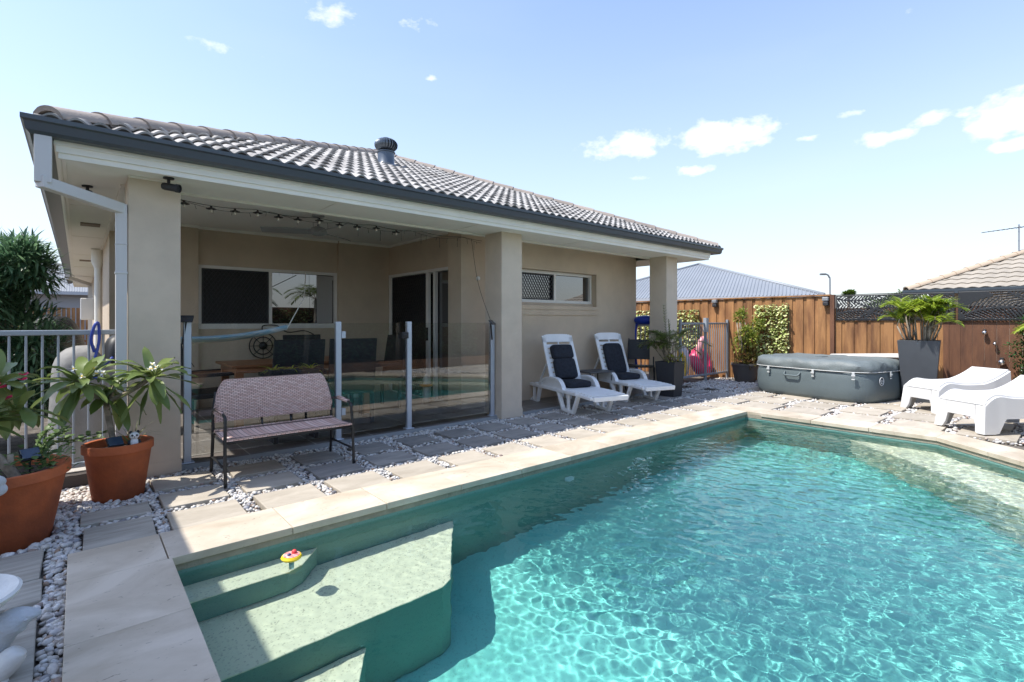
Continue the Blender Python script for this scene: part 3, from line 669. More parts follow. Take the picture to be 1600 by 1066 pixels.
# ------------------------------------------------------------------ glass pool fence along the porch
GF = thing('glass_pool_fence', 'frameless clear glass fence between silver posts along the porch edge', 'fence', (0, 5.14, .025))
gx = [.715, 2.04, 2.86, 4.07]
for i, x in enumerate(gx):
    w_ = .028
    pm = MB(); pm.box((x - w_, -.025, 0), (x + w_, .025, 1.22)); pm.box((x - .05, -.045, 0), (x + .05, .045, .012)); po = pm.build('post', alu, GF, bevel=.004)
for a, b in zip(gx[:-1], gx[1:]): MB().box((a + .032, -.005, .05), (b - .032, .005, 1.205)).build('glass_panel', glass_m, GF)
lt = MB(); lt.box((2.755, -.05, 1.03), (2.835, .03, 1.10)); lt.box((2.77, -.06, 1.05), (2.82, -.05, 1.08)); lt.build('latch', blackpl, GF, bevel=.008)
for z in (.25, 1.05): MB().box((2.07, -.03, z), (2.11, .02, z + .07)).build('hinge', alu, GF)

# pool fence of tubes left of the corner column
def tubefence(name, label, L_, loc, rz, n_, z0=.08, z1=1.18, post=None, group=None, m=fence_alu):
    t = thing(name, label, 'fence', loc, rz, group)
    [MB().box((0, -.019, z_), (L_, .019, z_ + .04)).build('rail', m, t, bevel=.006) for z_ in (z1 - .04, z0)]
    b = MB()
    for i in range(n_): b.tube([(L_ * (i + .5) / n_, 0, z0 + .03), (L_ * (i + .5) / n_, 0, z1 - .02)], .0085, 8, cap=False)
    b.build('balusters', m, t, smooth=True)
    for x in (post or []): MB().box((x - .025, -.025, -.03), (x + .025, .025, z1 + .06)).build('post', m, t, bevel=.004)
    return t
tubefence('tubular_pool_fence', 'grey tubular pool fence between the corner column and the bamboo', 2.2, (-1.905, 5.33, 0), 0, 24)
MB().box((-1.9, 5.22, -.04), (.295, 5.36, .045)).build('edging', mat('sleeper_edge', (.12, .10, .085), .9), None)
tag(bpy.data.objects['edging'], 'low dark edging board under the tubular pool fence', 'edging')
# blue hose hook on the fence
hp = [(.10, 5.30, 1.0), (.08, 5.28, 1.10), (.10, 5.27, 1.21), (.125, 5.29, 1.23), (.13, 5.30, 1.1), (.11, 5.29, .98), (.09, 5.27, .92), (.13, 5.24, .90), (.19, 5.24, .93), (.21, 5.26, .95), (.17, 5.30, .90), (.08, 5.30, .89), (.06, 5.28, .86), (.10, 5.26, .80), (.13, 5.27, .79), (.14, 5.29, .84), (.13, 5.30, .92)]
def smoothpath(P, k=6):
    P = [Vector(p_) for p_ in P]; out = []
    for i in range(len(P) - 1):
        p0 = P[max(i - 1, 0)]; p1 = P[i]; p2 = P[i + 1]; p3 = P[min(i + 2, len(P) - 1)]
        for s_ in range(k):
            t = s_ / k; out.append(.5 * ((2 * p1) + (p2 - p0) * t + (2 * p0 - 5 * p1 + 4 * p2 - p3) * t * t + (3 * p1 - p0 - 3 * p2 + p3) * t ** 3))
    out.append(P[-1]); return out
tag(MB().tube(smoothpath(hp), .011, 8).build('hose', mat('blue_rubber', (.02, .05, .30), .4), smooth=True), 'curled blue hose hooked over the tubular fence by the downpipe', 'hose')

# ------------------------------------------------------------------ timber boundary fence on the right
FX = 11.1
def palings(name, label, y0, y1, ztop, m, style, group):
    t = thing(name, label, 'fence', (FX, (y0 + y1) / 2, 0), 0, group); cy = (y0 + y1) / 2
    b = MB(); y = y0 - cy; i = 0
    while y < y1 - cy - .02:
        wd_ = .118 if style == 'lap' else .145
        if style == 'lap':
            b.box((-.0 - (.018 if i % 2 else 0), y - (.02 if i % 2 else 0), -.04), (.017 - (.018 if i % 2 else 0), min(y + wd_, y1 - cy), ztop + rnd.uniform(-.003, .003)))
            y += .098 if i % 2 else .105
        else:
            b.box((rnd.uniform(-.003, .002), y, -.04), (.02, min(y + wd_ - .003, y1 - cy), ztop)); y += wd_
        i += 1
    b.build('palings', m, t)
    if ztop > 1.6: MB().box((-.05, y0 - cy, ztop + .004), (.05, y1 - cy, ztop + .03)).build('capping', m, t)
    [MB().box((.022, y0 - cy, z_), (.06, y1 - cy, z_ + .08)).build('rail', m, t) for z_ in (.3, 1.3)]
    return t
palings('timber_fence', 'orange brown lapped timber fence below the blue steel roof', 3.41, 13.5, 1.74, timber, 'lap', None)
palings('timber_fence', 'orange brown fence section behind the spa under the black screen', 1.72, 3.33, 1.50, timber, 'lap', None)
palings('timber_fence', 'smooth dark brown fence section behind the white lounge chairs', -4.0, 1.73, 1.50, timber_d, 'flat', None)
tag(MB().box((FX - .07, 3.335, -.04), (FX + .03, 3.405, 1.76)).build('fence_post', timber_d), 'dark timber post where the lapped fence meets the black screen', 'post')
# black laser-cut leaf screens
def leafscreen(label, y0, y1, z0, z1, fronds, group):
    t = thing('leaf_screen', label, 'screen', (FX - .035, (y0 + y1) / 2, z0), 0, group)
    wd_ = y1 - y0; hg = z1 - z0; c_ = .0105; nx_ = int(wd_ / c_); nz_ = int(hg / c_)
    solid = np.ones((nz_, nx_), bool)
    gy = (np.arange(nx_) + .5) * c_; gz_ = (np.arange(nz_) + .5) * c_; GY, GZ = np.meshgrid(gy, gz_)
    best = np.full(GY.shape, 9.)
    for (a, b, c0, ang, bend, ln, wf) in fronds:
        ts = np.linspace(0, ln, 70); th = ang + bend * ts; px = a + np.cumsum(np.cos(th)) * (ln / 70); pz = b + np.cumsum(np.sin(th)) * (ln / 70)
        D = (GY[..., None] - px) ** 2 + (GZ[..., None] - pz) ** 2; k_ = D.argmin(-1); dm = np.sqrt(D.min(-1))
        tt = ts[k_]; tx = np.cos(th[k_]); tz = np.sin(th[k_]); sd = (GY - px[k_]) * tz - (GZ - pz[k_]) * tx
        wloc = wf * 1.25 * np.sin(np.clip(tt / ln, .03, 1) * PI * .9 + .15) ** .6
        ratio = dm / np.maximum(wloc, .02); mine = ratio < best; best = np.where(mine, ratio, best)
        ph = np.mod((tt - np.abs(sd) * 1.0) / .056, 1)
        hole = (ratio < .88) & (dm > .014) & (k_ > 0) & (k_ < 69) & (ph < .32 + .08 * ratio)
        solid[mine] = ~hole[mine]
    solid[:2] = True; solid[-2:] = True; solid[:, :2] = True; solid[:, -2:] = True
    th_ = .004; V = []; Fq = []
    idm = {}
    def vid(i, k_, s_):
        key = (i, k_, s_)
        if key not in idm: idm[key] = len(V); V.append((s_ * th_, i * c_ - wd_ / 2, k_ * c_))
        return idm[key]
    for k_ in range(nz_):
        for i in range(nx_):
            if not solid[k_, i]: continue
            Fq.append((vid(i, k_, 0), vid(i, k_ + 1, 0), vid(i + 1, k_ + 1, 0), vid(i + 1, k_, 0)))
            Fq.append((vid(i, k_, 1), vid(i + 1, k_, 1), vid(i + 1, k_ + 1, 1), vid(i, k_ + 1, 1)))
            for (di, dk, e0, e1) in ((-1, 0, (i, k_), (i, k_ + 1)), (1, 0, (i + 1, k_ + 1), (i + 1, k_)), (0, -1, (i + 1, k_), (i, k_)), (0, 1, (i, k_ + 1), (i + 1, k_ + 1))):
                ii = i + di; kk = k_ + dk
                if 0 <= ii < nx_ and 0 <= kk < nz_ and solid[kk, ii]: continue
                Fq.append((vid(*e0, 0), vid(*e0, 1), vid(*e1, 1), vid(*e1, 0)))
    fastmesh('panel', V, Fq, mat('black_steel', (.022, .023, .026), .45), t, smooth=False)
    f_ = MB()
    for (a, b) in (((-.005, -wd_ / 2, -.012), (.012, wd_ / 2, 0)), ((-.005, -wd_ / 2, hg - .002), (.012, wd_ / 2, hg + .01))): f_.box(a, b)
    f_.build('frame', blackpl, t)
SG = 'black leaf screens fixed along the fence top'
leafscreen('black leaf cut screen above the spa, matt face', 1.58, 3.32, 1.275, 1.745,
           [(1.80, .06, 0, R(150), 1.2, .9, .16), (1.75, .42, 0, R(200), -1.0, .8, .13), (1.25, .02, 0, R(120), 1.3, .9, .15), (.95, .0, 0, R(150), .5, 1.1, .17), (.0, .35, 0, R(-20), .7, .9, .16), (.05, .05, 0, R(40), -.5, .9, .15), (.55, .42, 0, R(-15), -.4, 1.0, .13), (.4, .02, 0, R(8), .3, 1.1, .14)], SG)
leafscreen('black leaf cut screen behind the bright palm, running out of the picture', -.26, 1.54, 1.275, 1.745,
           [(1.75, .06, 0, R(150), 1.0, 1.0, .17), (1.2, .42, 0, R(200), -1.0, .9, .15), (.9, .02, 0, R(110), 1.3, .9, .16), (.0, .30, 0, R(10), .3, 1.0, .17), (.1, .05, 0, R(50), -.9, 1.0, .15), (.6, .1, 0, R(20), .5, 1.2, .15)], SG)
# small fence lights / dome lamps
for (y, z, r_, lb) in ((1.21, 1.065, .036, 'highest of the three silver dome lights on the dark fence'), (1.09, .89, .026, 'smallest silver dome light, middle of three on the dark fence'), (1.01, .60, .05, 'largest silver dome light, low on the fence behind the chair')):
    t = thing('dome_light', lb, 'light', (FX - .01, y, z), 0, 'silver dome lights on the dark fence')
    MB().ball((-.055, 0, 0), r_).build('dome', mat('chrome', (.75, .70, .68), .18, metal=1), t, smooth=True)
    MB().box((-.06, -r_ * .5, r_ * .7), (.0, r_ * .5, r_ * 1.5)).build('bracket', blackpl, t, bevel=.004)
for (y, z, lb) in ((5.74, 1.64, 'small grey solar light high on the fence left of the variegated leaves'), (3.48, 1.62, 'small grey solar light beside the fence post over the spa')):
    t = thing('solar_light', lb, 'light', (FX - .02, y, z), 0, 'grey solar lights on the timber fence')
    MB().box((-.09, -.055, .02), (0, .055, .10)).build('housing', mat('grey_plastic', (.25, .26, .27), .4), t, bevel=.015)
    MB().box((-.08, -.05, -.07), (0, .05, .015)).build('lens', mat('smoke_lens', (.05, .05, .055), .2), t, bevel=.02)

# ------------------------------------------------------------------ neighbouring houses
def ribroof(name, label, pts_faces, m, ribdirs=None, extra=None):
    t = thing(name, label, 'house', pts_faces[0][0])
    return t
blueroof = mat('blue_steel_roof', (.24, .26, .285), .5, metal=.05, var=.04, vscale=1)
greywall = mat('neighbour_wall', (.34, .35, .38), .9)
def ribface(mb, a, b, apexes, spacing=.10, h=.02):
    """corrugated face with eave a->b; apexes = list of two top points (ridge) or one. Ribs run up the slope."""
    a = Vector(a); b = Vector(b); T = [Vector(p_) for p_ in apexes]
    e_ = (b - a); Le = e_.length; e_.normalize()
    nrm = e_.cross((T[0] - a)).normalized(); 
    if nrm.z < 0: nrm = -nrm
    upv = nrm.cross(e_).normalized()
    if upv.z < 0: upv = -upv
    tops = sorted([((p_ - a).dot(e_), (p_ - a).dot(upv)) for p_ in T])
    def hmax(x):
        pts = [(0, 0)] + tops + [(Le, 0)]
        for (x0, h0), (x1, h1) in zip(pts[:-1], pts[1:]):
            if x0 <= x <= x1: return h0 + (h1 - h0) * (x - x0) / max(1e-6, x1 - x0)
        return 0
    n_ = int(Le / spacing); vs = []; xs_ = []
    for i in range(n_ + 1):
        x = i * spacing
        for dx, hh in ((0, 0), (.3, 0), (.42, h), (.58, h), (.7, 0)): xs_.append((min(Le, x + dx * spacing), hh))
    low_ = [a + e_ * x + nrm * hh for x, hh in xs_]; hi_ = [a + e_ * x + upv * hmax(x) + nrm * hh for x, hh in xs_]
    k_ = len(xs_); mb.add(low_ + hi_, [(i, i + 1, k_ + i + 1, k_ + i) for i in range(k_ - 1)])
def hiphouse(name, label, x0, x1, y0, y1, ez, pitch, m, wallm, rz=0):
    t = thing(name, label, 'house', ((x0 + x1) / 2, (y0 + y1) / 2, 0), rz); cx, cy = (x0 + x1) / 2, (y0 + y1) / 2
    hx, hy = (x1 - x0) / 2, (y1 - y0) / 2; rn = min(hx, hy); top = ez + rn * pitch
    mb = MB(); A = (-hx, -hy, ez); B = (hx, -hy, ez); C_ = (hx, hy, ez); D = (-hx, hy, ez)
    if hx >= hy: P1 = (-hx + rn, 0, top); P2 = (hx - rn, 0, top)
    else: P1 = (0, -hy + rn, top); P2 = (0, hy - rn, top)
    if hx >= hy: ribface(mb, A, B, [P1, P2]); ribface(mb, C_, D, [P1, P2]); ribface(mb, D, A, [P1]); ribface(mb, B, C_, [P2])
    else: ribface(mb, D, A, [P1, P2]); ribface(mb, B, C_, [P1, P2]); ribface(mb, A, B, [P1]); ribface(mb, C_, D, [P2])
    mb.build('roof', m, t, fix=False)
    MB().box((-hx + .5, -hy + .5, -.05), (hx - .5, hy - .5, ez - .1)).build('wall', wallm, t)
    g_ = MB()
    for a, b in (((-hx - .1, -hy - .1, ez - .16), (hx + .1, -hy, ez)), ((-hx - .1, hy, ez - .16), (hx + .1, hy + .1, ez)), ((-hx - .1, -hy, ez - .16), (-hx, hy, ez)), ((hx, -hy, ez - .16), (hx + .1, hy, ez))): g_.box(a, b)
    g_.build('gutter', mat('neighbour_gutter', (.45, .47, .5), .5), t)
    g_ = MB(); g_.tube([A, P1], .06, 6); g_.tube([D, P1 if hx >= hy else P2], .06, 6); g_.tube([B, P2 if hx >= hy else P1], .06, 6); g_.tube([C_, P2], .06, 6); g_.tube([P1, P2], .07, 6); g_.build('ridge_capping', m, t, smooth=True)
    MB().box((-hx + .1, -hy + .1, ez - .12), (hx - .1, hy - .1, ez - .08)).build('soffit', soffit_m, t)
    return t
hiphouse('neighbour_house', 'neighbour house with blue grey ribbed steel roof behind the timber fence', 14.34, 24.34, 6.56, 14.56, 2.0, .3675, blueroof, greywall, R(20))
hiphouse('neighbour_house', 'farther blue grey steel roofed house glimpsed left of the end column', 20.0, 34.0, 15.5, 27.0, 2.3, .36, blueroof, greywall, R(20))
hiphouse('neighbour_house', 'grey steel roofed house at the far end of the side passage', -5.0, 3.2, 34, 44, 2.75, .42, mat('grey_steel_roof', (.26, .27, .28), .5), greywall)
# right-hand neighbour: beige tile roof
NB = thing('neighbour_house', 'neighbour house with pale beige tiled roof above the black screens', 'house', (21.2, -2, 0))
tmb = mat('beige_tile', (.32, .285, .235), .85, var=.08, vscale=1.2)
bx0, by1, bz = 0, 6.25, 2.28; bw = 13.0
Va, Fa = tiles(lambda P: np.stack([bx0 + P[:, 1], by1 - P[:, 0], bz + P[:, 2]], 1), bw, 6.4, (1, 1), period=.30, course=.34, lift=.035, roll=.035, seg=6, ptn=.47)
fastmesh('roof', Va, Fa, tmb, NB, smooth=False)
Va, Fa = tiles(lambda P: np.stack([bx0 + P[:, 0], by1 - P[:, 1], bz + P[:, 2]], 1), bw, 6.4, (1, 1), period=.30, course=.34, lift=.035, roll=.035, seg=4, ptn=.47)
fastmesh('roof_slope', Va, Fa, tmb, NB, smooth=False)
caps(NB, (bx0, by1, bz + .05), (bx0 + 6.4, by1 - 6.4, bz + .05 + 6.4 * .47), r=.13, m=mat('beige_cap', (.44, .35, .26), .85))
MB().box((.5, by1 - bw + .5, 0), (12, by1 - .5, bz - .05)).build('wall', render_m, NB)
MB().box((-.1, by1 - bw, bz - .14), (.02, by1 + .1, bz + .01)).build('gutter', gutter_m, NB)
# tv antenna on it
AN = thing('tv_antenna', 'thin television antenna on a mast above the beige roof', 'antenna', (23.6, 1.75, 3.1))
an = MB(); an.tube([(0, 0, 0), (0, 0, 1.0), (.0, .0, 1.35)], .02, 6); an.build('mast', mat('galv', (.3, .31, .33), .4, metal=.6), AN)
an = MB(); dv = Vector((-.55, .75, -.12)).normalized(); an.bar(-dv * .25 + Vector((0, 0, 1.25)), dv * 1.05 + Vector((0, 0, 1.25)), .02)
for k in range(9):
    c0 = Vector((0, 0, 1.25)) + dv * (-.2 + .14 * k); an.bar(c0 + Vector((.12, .09, 0)) * (1.6 - .1 * k), c0 - Vector((.12, .09, 0)) * (1.6 - .1 * k), .012)
an.build('elements', blackpl, AN)
# street lamp in the distance
SL = thing('street_lamp', 'distant grey street lamp above the timber fence', 'street lamp', (67.7, 20.9, 0))
MB().tube(smoothpath([(0, 0, 0), (0, 0, 5.8), (-.04, .04, 6.4), (-.2, .18, 6.75), (-.45, .4, 6.82)], 5), .09, 8).build('pole', mat('galv', (.3, .31, .33), .4), SL, smooth=True)
MB().obox((-.62, .54, 6.82), (-.24, .21, 0), (.1, .12, 0), (0, 0, .10)).build('lamp_head', mat('lamp_grey', (.15, .15, .16), .5), SL, bevel=.03)
# brown fence at the end of the passage
t = thing('passage_fence', 'brown timber fence closing the far end of the side passage', 'fence', (-1.5, 30, 0)); b = MB()
for i in range(44): b.box((-3.2 + .16 * i, (.03 if i % 2 else 0), -.04), (-3.2 + .16 * i + .12, .02 + (.03 if i % 2 else 0), 1.85))
b.build('palings', timber, t); MB().box((-3.2, .05, .3), (3.9, .09, .4)).build('rail', timber, t); 
# unseen panel on posts, added on the left to shade pots and near coping
SHD = thing('shade_caster', 'added flat shade panel on posts left of the pool, unseen outside the picture', 'shade caster', (-2.6, 1.0, 0))
MB().box((.34, -4, 2.94), (1.44, 4.12, 3.02)).build('roof', cream, SHD)
for x, y in ((1.3, -3.8), (.45, 4.0), (.45, -3.8)): MB().box((x - .05, y - .05, -.04), (x + .05, y + .05, 2.94)).build('post', cream, SHD)

# ------------------------------------------------------------------ plants
def frame(d, up=(0, 0, 1)):
    d = Vector(d).normalized(); u = Vector(up)
    if abs(d.dot(u)) > .97: u = Vector((1, 0, 0))
    s_ = d.cross(u).normalized(); return d, s_, s_.cross(d)
def leaf(mb, base, d, ln, wd, droop=.3, fold=.25, n_=6, shape=0, twist=0, wave=0):
    """an arching leaf blade with a fold along its midrib"""
    p = Vector(base); d = Vector(d).normalized(); h = Vector((d.x, d.y, 0)); h = h.normalized() if h.length > .05 else Vector((1, 0, 0))
    side = h.cross(Vector((0, 0, 1))).normalized(); side = (Matrix.Rotation(twist, 3, d) @ side) if twist else side
    vs = []; ang = 0; st_ = ln / n_
    ph = rnd.uniform(0, 6)
    for i in range(n_ + 1):
        t = i / n_
        w_ = wd / 2 * (math.sin(PI * min(1, t ** .75 * .97 + .03)) ** .8 if shape == 0 else (math.sin(PI * (t ** 1.25 * .96 + .04)) ** .65 if shape == 1 else (1 - t) ** .6 * min(1, t * 6 + .15)))
        dd = (d - Vector((0, 0, 1)) * droop * t * 1.6).normalized(); up = side.cross(dd).normalized()
        if up.z < 0 and twist == 0: up = up if d.z < -.8 else up
        wv = wave * math.sin(t * 9 + ph)
        vs += [p - side * w_ + up * (w_ * fold + wv), p, p + side * w_ + up * (w_ * fold - wv)]
        p = p + dd * st_
    fs = []
    for i in range(n_):
        a = 3 * i; fs += [(a, a + 1, a + 4, a + 3), (a + 1, a + 2, a + 5, a + 4)]
    mb.add(vs, fs)
fr_leaf = leafmat('frangipani_leaf', (.12, .18, .045), (.25, .31, .10), .3, .36)
dk_leaf = leafmat('dark_leaf', (.012, .045, .03), (.05, .115, .065), .25, .35)
teal_leaf = leafmat('bamboo_leaf', (.03, .09, .045), (.22, .36, .19), .4, .35)
palm_leaf = leafmat('palm_leaf', (.16, .27, .02), (.42, .50, .06), .4, .4)
palm_dk = leafmat('palm_leaf_deep', (.07, .11, .02), (.19, .24, .06), .35, .4)
shrub_leaf = leafmat('shrub_leaf', (.04, .10, .018), (.18, .26, .04), .35, .4)
red_leaf = leafmat('reddish_leaf', (.10, .045, .02), (.14, .16, .03), .35, .5)
vari_leaf = leafmat('variegated_leaf', (.40, .50, .13), (.85, .85, .50), .3, .5)
herb_leaf = leafmat('herb_leaf', (.08, .15, .04), (.18, .26, .09), .35, .5)
petal_w = mat('white_petal', (.85, .83, .75), .6); petal_y = mat('yellow_heart', (.85, .60, .08), .6); petal_p = leafmat('pink_petal', (.65, .02, .10), (.85, .06, .20), .3, .5)
def whorl(mb, c, ax, n_, ln, wd):
    d, s_, u_ = frame(ax, (0, 0, 1) if abs(Vector(ax).normalized().z) < .9 else (1, 0, 0))
    for i in range(n_):
        a = i * 2.4 + rnd.uniform(-.2, .2); el = rnd.uniform(-1.15, .45) if i > n_ * .3 else rnd.uniform(.3, 1.15)
        dr = (s_ * math.cos(a) + u_ * math.sin(a)) * math.cos(el) + d * math.sin(el)
        l_ = ln * rnd.uniform(.8, 1.1) * (.75 if el > .5 else 1)
        leaf(mb, Vector(c) + dr * .02 - d * rnd.uniform(0, .05), dr + Vector((0, 0, .15)), l_, wd * rnd.uniform(.85, 1.15), rnd.uniform(.2, .8), rnd.uniform(.12, .35), 8, 1, wave=.006)
def flower(mbp, mby, c, r=.024):
    c = Vector(c); ax = Vector((rnd.uniform(-.5, .2), rnd.uniform(-1, -.3), rnd.uniform(.2, 1))).normalized(); d, s_, u_ = frame(ax)
    for i in range(5):
        a = i * 2 * PI / 5; dr = s_ * math.cos(a) + u_ * math.sin(a)
        leaf(mbp, c, dr + d * .35, r, r * .62, -.1, .15, 3, 1)
    mby.ball(c + d * .003, r * .22, seg=8, rings=5)
def pot(t, r1, r0, h, m=terra, rim=.06):
    MB().lathe([(r0, 0), (r0 * 1.02, .005), (r1 * .93, h - rim), (r1 * .935, h - rim + .002), (r1, h - rim + .004), (r1, h - .004), (r1 - .004, h), (r1 - .022, h), (r1 - .026, h - .004), (r1 - .03, h - .09)], seg=40).build('pot', m, t, smooth=35)
    MB().lathe([(.0001, h - .055), (r1 - .03, h - .06)], seg=30).build('soil', soil_m, t)
# pot with the frangipani beside the corner column
P1 = thing('potted_frangipani', 'white flowering frangipani in a terracotta pot against the corner column', 'potted plant', (.225, 4.68, -.03))
pot(P1, .212, .15, .40)
tips = [((-.215, -.06, .87), (-.25, -.35, 1)), ((.20, -.10, .875), (.3, -.4, 1)), ((-.02, .10, .80), (0, .2, 1))]
fk = Vector((-.075, -.03, .70)); b = MB()
b.tube(smoothpath([(-.02, -.02, .34), (-.045, -.03, .5), tuple(fk)], 4), [.02] * 8 + [.018], 10)
for (tp, ax) in tips: b.tube(smoothpath([tuple(fk), tuple(fk.lerp(Vector(tp), .5) + Vector((0, 0, -.02))), tp], 4), [.016] * 8 + [.012], 8)
b.build('trunk', bark_m, P1, smooth=True)
lm = MB()
for (tp, ax), n_ in zip(tips, (38, 32, 14)): whorl(lm, tp, ax, n_, .31, .066)
lm.build('leaves', fr_leaf, P1, smooth=True, fix=False)
for (tp, ax) in tips[:2]:
    sm_ = MB()
    for k in range(8 if tp[0] < 0 else 5):
        q_ = Vector(tp) + Vector((rnd.uniform(-.06, .13 if tp[0] < 0 else .05), rnd.uniform(-.12, -.04), rnd.uniform(.03, .10))); sm_.tube([tp, q_], .003, 5)
        pm = MB(); ym = MB(); flower(pm, ym, q_, .028); fo = pm.build('flower', petal_w, P1, smooth=True, fix=False); ym.build('flower_heart', petal_y, fo, smooth=True)
    sm_.build('flower_stalk', fr_leaf, P1)
gm = MB()
for k in range(34):
    a = rnd.uniform(0, 6.28); leaf(gm, (.08, .03, .34), (math.cos(a) * .7, math.sin(a) * .7, rnd.uniform(.5, 1.3)), rnd.uniform(.16, .30), .006, rnd.uniform(.2, .9), .1, 6, 2)
gm.build('grass_tuft', leafmat('grass_blade', (.12, .18, .05), (.28, .30, .12), .3, .6), P1, fix=False)
# panda figurine standing in the pot
PD = thing('panda_figurine', 'small black and white panda figurine standing in the terracotta pot', 'figurine', (.31, 4.575, .33))
bm_ = MB().ball((0, 0, .035), .032, sz=1.1); bm_.build('body', mat('figurine_white', (.75, .75, .75), .4), PD, smooth=True)
MB().ball((0, -.004, .09), .03, sz=.9).build('head', MATS['figurine_white'], PD, smooth=True)
for x in (-.022, .022):
    MB().ball((x, 0, .114), .011).build('ear', blackpl, PD, smooth=True); MB().ball((x * .55, -.027, .094), .008).build('eye_patch', blackpl, PD, smooth=True)
    MB().tube([(x * 1.2, -.004, .055), (x * 1.5, -.022, .032)], .010, 8).build('arm', blackpl, PD, smooth=True); MB().tube([(x * .8, -.015, .015), (x * 1.0, -.042, .008)], .012, 8).build('leg', blackpl, PD, smooth=True)
MB().ball((0, -.033, .084), .004).build('nose', blackpl, PD, smooth=True)
def solarstake(loc, rz, label):
    t = thing('solar_light_stake', label, 'solar light', loc, rz, 'solar panels on stakes in the pots')
    MB().obox((0, 0, .10), (.042, 0, 0), (0, .024, .024), (0, -.004, .004)).build('solar_panel', mat('solar_blue', (.03, .05, .09), .15, spec=.8), t, bevel=.003)
    MB().obox((0, .006, .094), (.046, 0, 0), (0, .028, .028), (0, -.004, .004)).build('panel_frame', blackpl, t)
    MB().tube([(0, .01, -.02), (0, .01, .09)], .006, 8).build('stake', blackpl, t)
solarstake((.20, 4.545, .30), R(15), 'small dark solar panel on a stake in the frangipani pot by the column')
# second big pot at the left edge
P2 = thing('potted_frangipani', 'large terracotta pot at the left edge with a bent pale trunk and pink flowers above', 'potted plant', (-.35, 4.15, -.06))
pot(P2, .32, .22, .46)
b = MB(); b.tube(smoothpath([(.10, -.13, .38), (.03, -.15, .52), (-.08, -.15, .66), (-.16, -.10, .9)], 5), .026, 10); b.tube([(.065, -.145, .46), (.06, -.16, .56)], .014, 8); b.build('trunk', bark_m, P2, smooth=True)
lm = MB(); whorl(lm, (-.02, .10, .95), (.3, -.2, 1), 20, .33, .085); whorl(lm, (.10, .0, .80), (.6, -.1, .8), 9, .28, .06)
for k in range(16):
    a = rnd.uniform(-1.2, .9); leaf(lm, (-.12, .0, .72), (math.cos(a), math.sin(a) * .6, rnd.uniform(.0, .9)), rnd.uniform(.22, .36), .045, rnd.uniform(.1, .5), .3, 7, 0)
lm.build('leaves', fr_leaf, P2, smooth=True, fix=False)
for k in range(16):
    c = Vector((.02 + rnd.uniform(-.09, .12), -.10 + rnd.uniform(-.05, .05), .93 + rnd.uniform(-.09, .07))); pm = MB()
    for i in range(5): leaf(pm, c, (math.cos(i * 1.26), math.sin(i * 1.26) - .4, .4), .032, .024, 0, .1, 3, 1)
    pm.build('flower', petal_p, P2, smooth=True, fix=False)
hm = MB()
for k in range(150):
    a = rnd.uniform(0, 6.28); r_ = rnd.uniform(0, .16); c = Vector((.17 + r_ * math.cos(a), -.06 + r_ * math.sin(a) * .9, .42 + rnd.uniform(0, .13)))
    leaf(hm, c, (math.cos(a) + rnd.uniform(-.5, .5), math.sin(a) + rnd.uniform(-.5, .5), rnd.uniform(-.1, .9)), rnd.uniform(.035, .06), rnd.uniform(.022, .034), .4, .2, 3, 1)
hm.build('herb_leaves', herb_leaf, P2, smooth=True, fix=False)
solarstake((-.21, 4.06, .38), R(20), 'small dark solar panel on a stake in the large left pot')
# third pot behind
P3 = thing('potted_herb', 'small terracotta pot with trailing leafy herb behind the large left pot', 'potted plant', (-.27, 4.66, -.03))
pot(P3, .15, .11, .33)
hm = MB(); b = MB()
for k in range(9):
    a = rnd.uniform(-1.0, 1.2); e_ = Vector((.10 + .36 * rnd.random() * math.cos(a), .15 * math.sin(a), .42 + rnd.uniform(-.02, .14))); s0 = Vector((.03, 0, .29)); path = smoothpath([s0, s0.lerp(e_, .5) + Vector((0, 0, .06)), e_], 5); b.tube(path, .003, 5)
    for p_ in path[2:]:
        for s_ in (-1, 1): leaf(hm, p_, (rnd.uniform(-.3, 1), s_ + rnd.uniform(-.4, .4), rnd.uniform(0, .8)), rnd.uniform(.04, .06), rnd.uniform(.028, .04), .3, .2, 3, 1)
hm.build('leaves', herb_leaf, P3, smooth=True, fix=False); b.build('stems', herb_leaf, P3)
# dense bamboo-like shrub at the left edge, behind the fence
def leafcloud(mb, clumps, n_, ln, wd, droop=.4, shape=0, up=.2, seg=4):
    for k in range(n_):
        cx, cy, cz, rx, ry, rz_ = clumps[rnd.randrange(len(clumps))]
        u_ = Vector((rnd.gauss(0, 1), rnd.gauss(0, 1), rnd.gauss(0, 1))).normalized(); q_ = rnd.uniform(.45, 1.02)
        p_ = Vector((cx + u_.x * rx * q_, cy + u_.y * ry * q_, cz + u_.z * rz_ * q_))
        d_ = (u_ + Vector((rnd.uniform(-.7, .7), rnd.uniform(-.7, .7), rnd.uniform(-.5, .6) + up))).normalized()
        leaf(mb, p_, d_, ln * rnd.uniform(.7, 1.3), wd * rnd.uniform(.8, 1.2), droop * rnd.uniform(.3, 1.4), .25, seg, shape)
BB = thing('bamboo_shrub', 'tall dark blue green bamboo shrub behind the tubular fence at the left edge', 'shrub', (-.86, 7.5, 0))
cl_ = []
for k in range(34):
    z = rnd.uniform(.25, 1.98); cl_.append((rnd.uniform(-.9, .62 - .25 * max(0, z - .9)), rnd.uniform(-.6, .6), z, .28, .28, .24))
for k in range(9): cl_.append((rnd.uniform(.05, .5), rnd.uniform(-.3, .3), rnd.uniform(1.35, 1.95), .22, .24, .2))
lm = MB(); leafcloud(lm, cl_, 12500, .15, .026, .5, 0, .15)
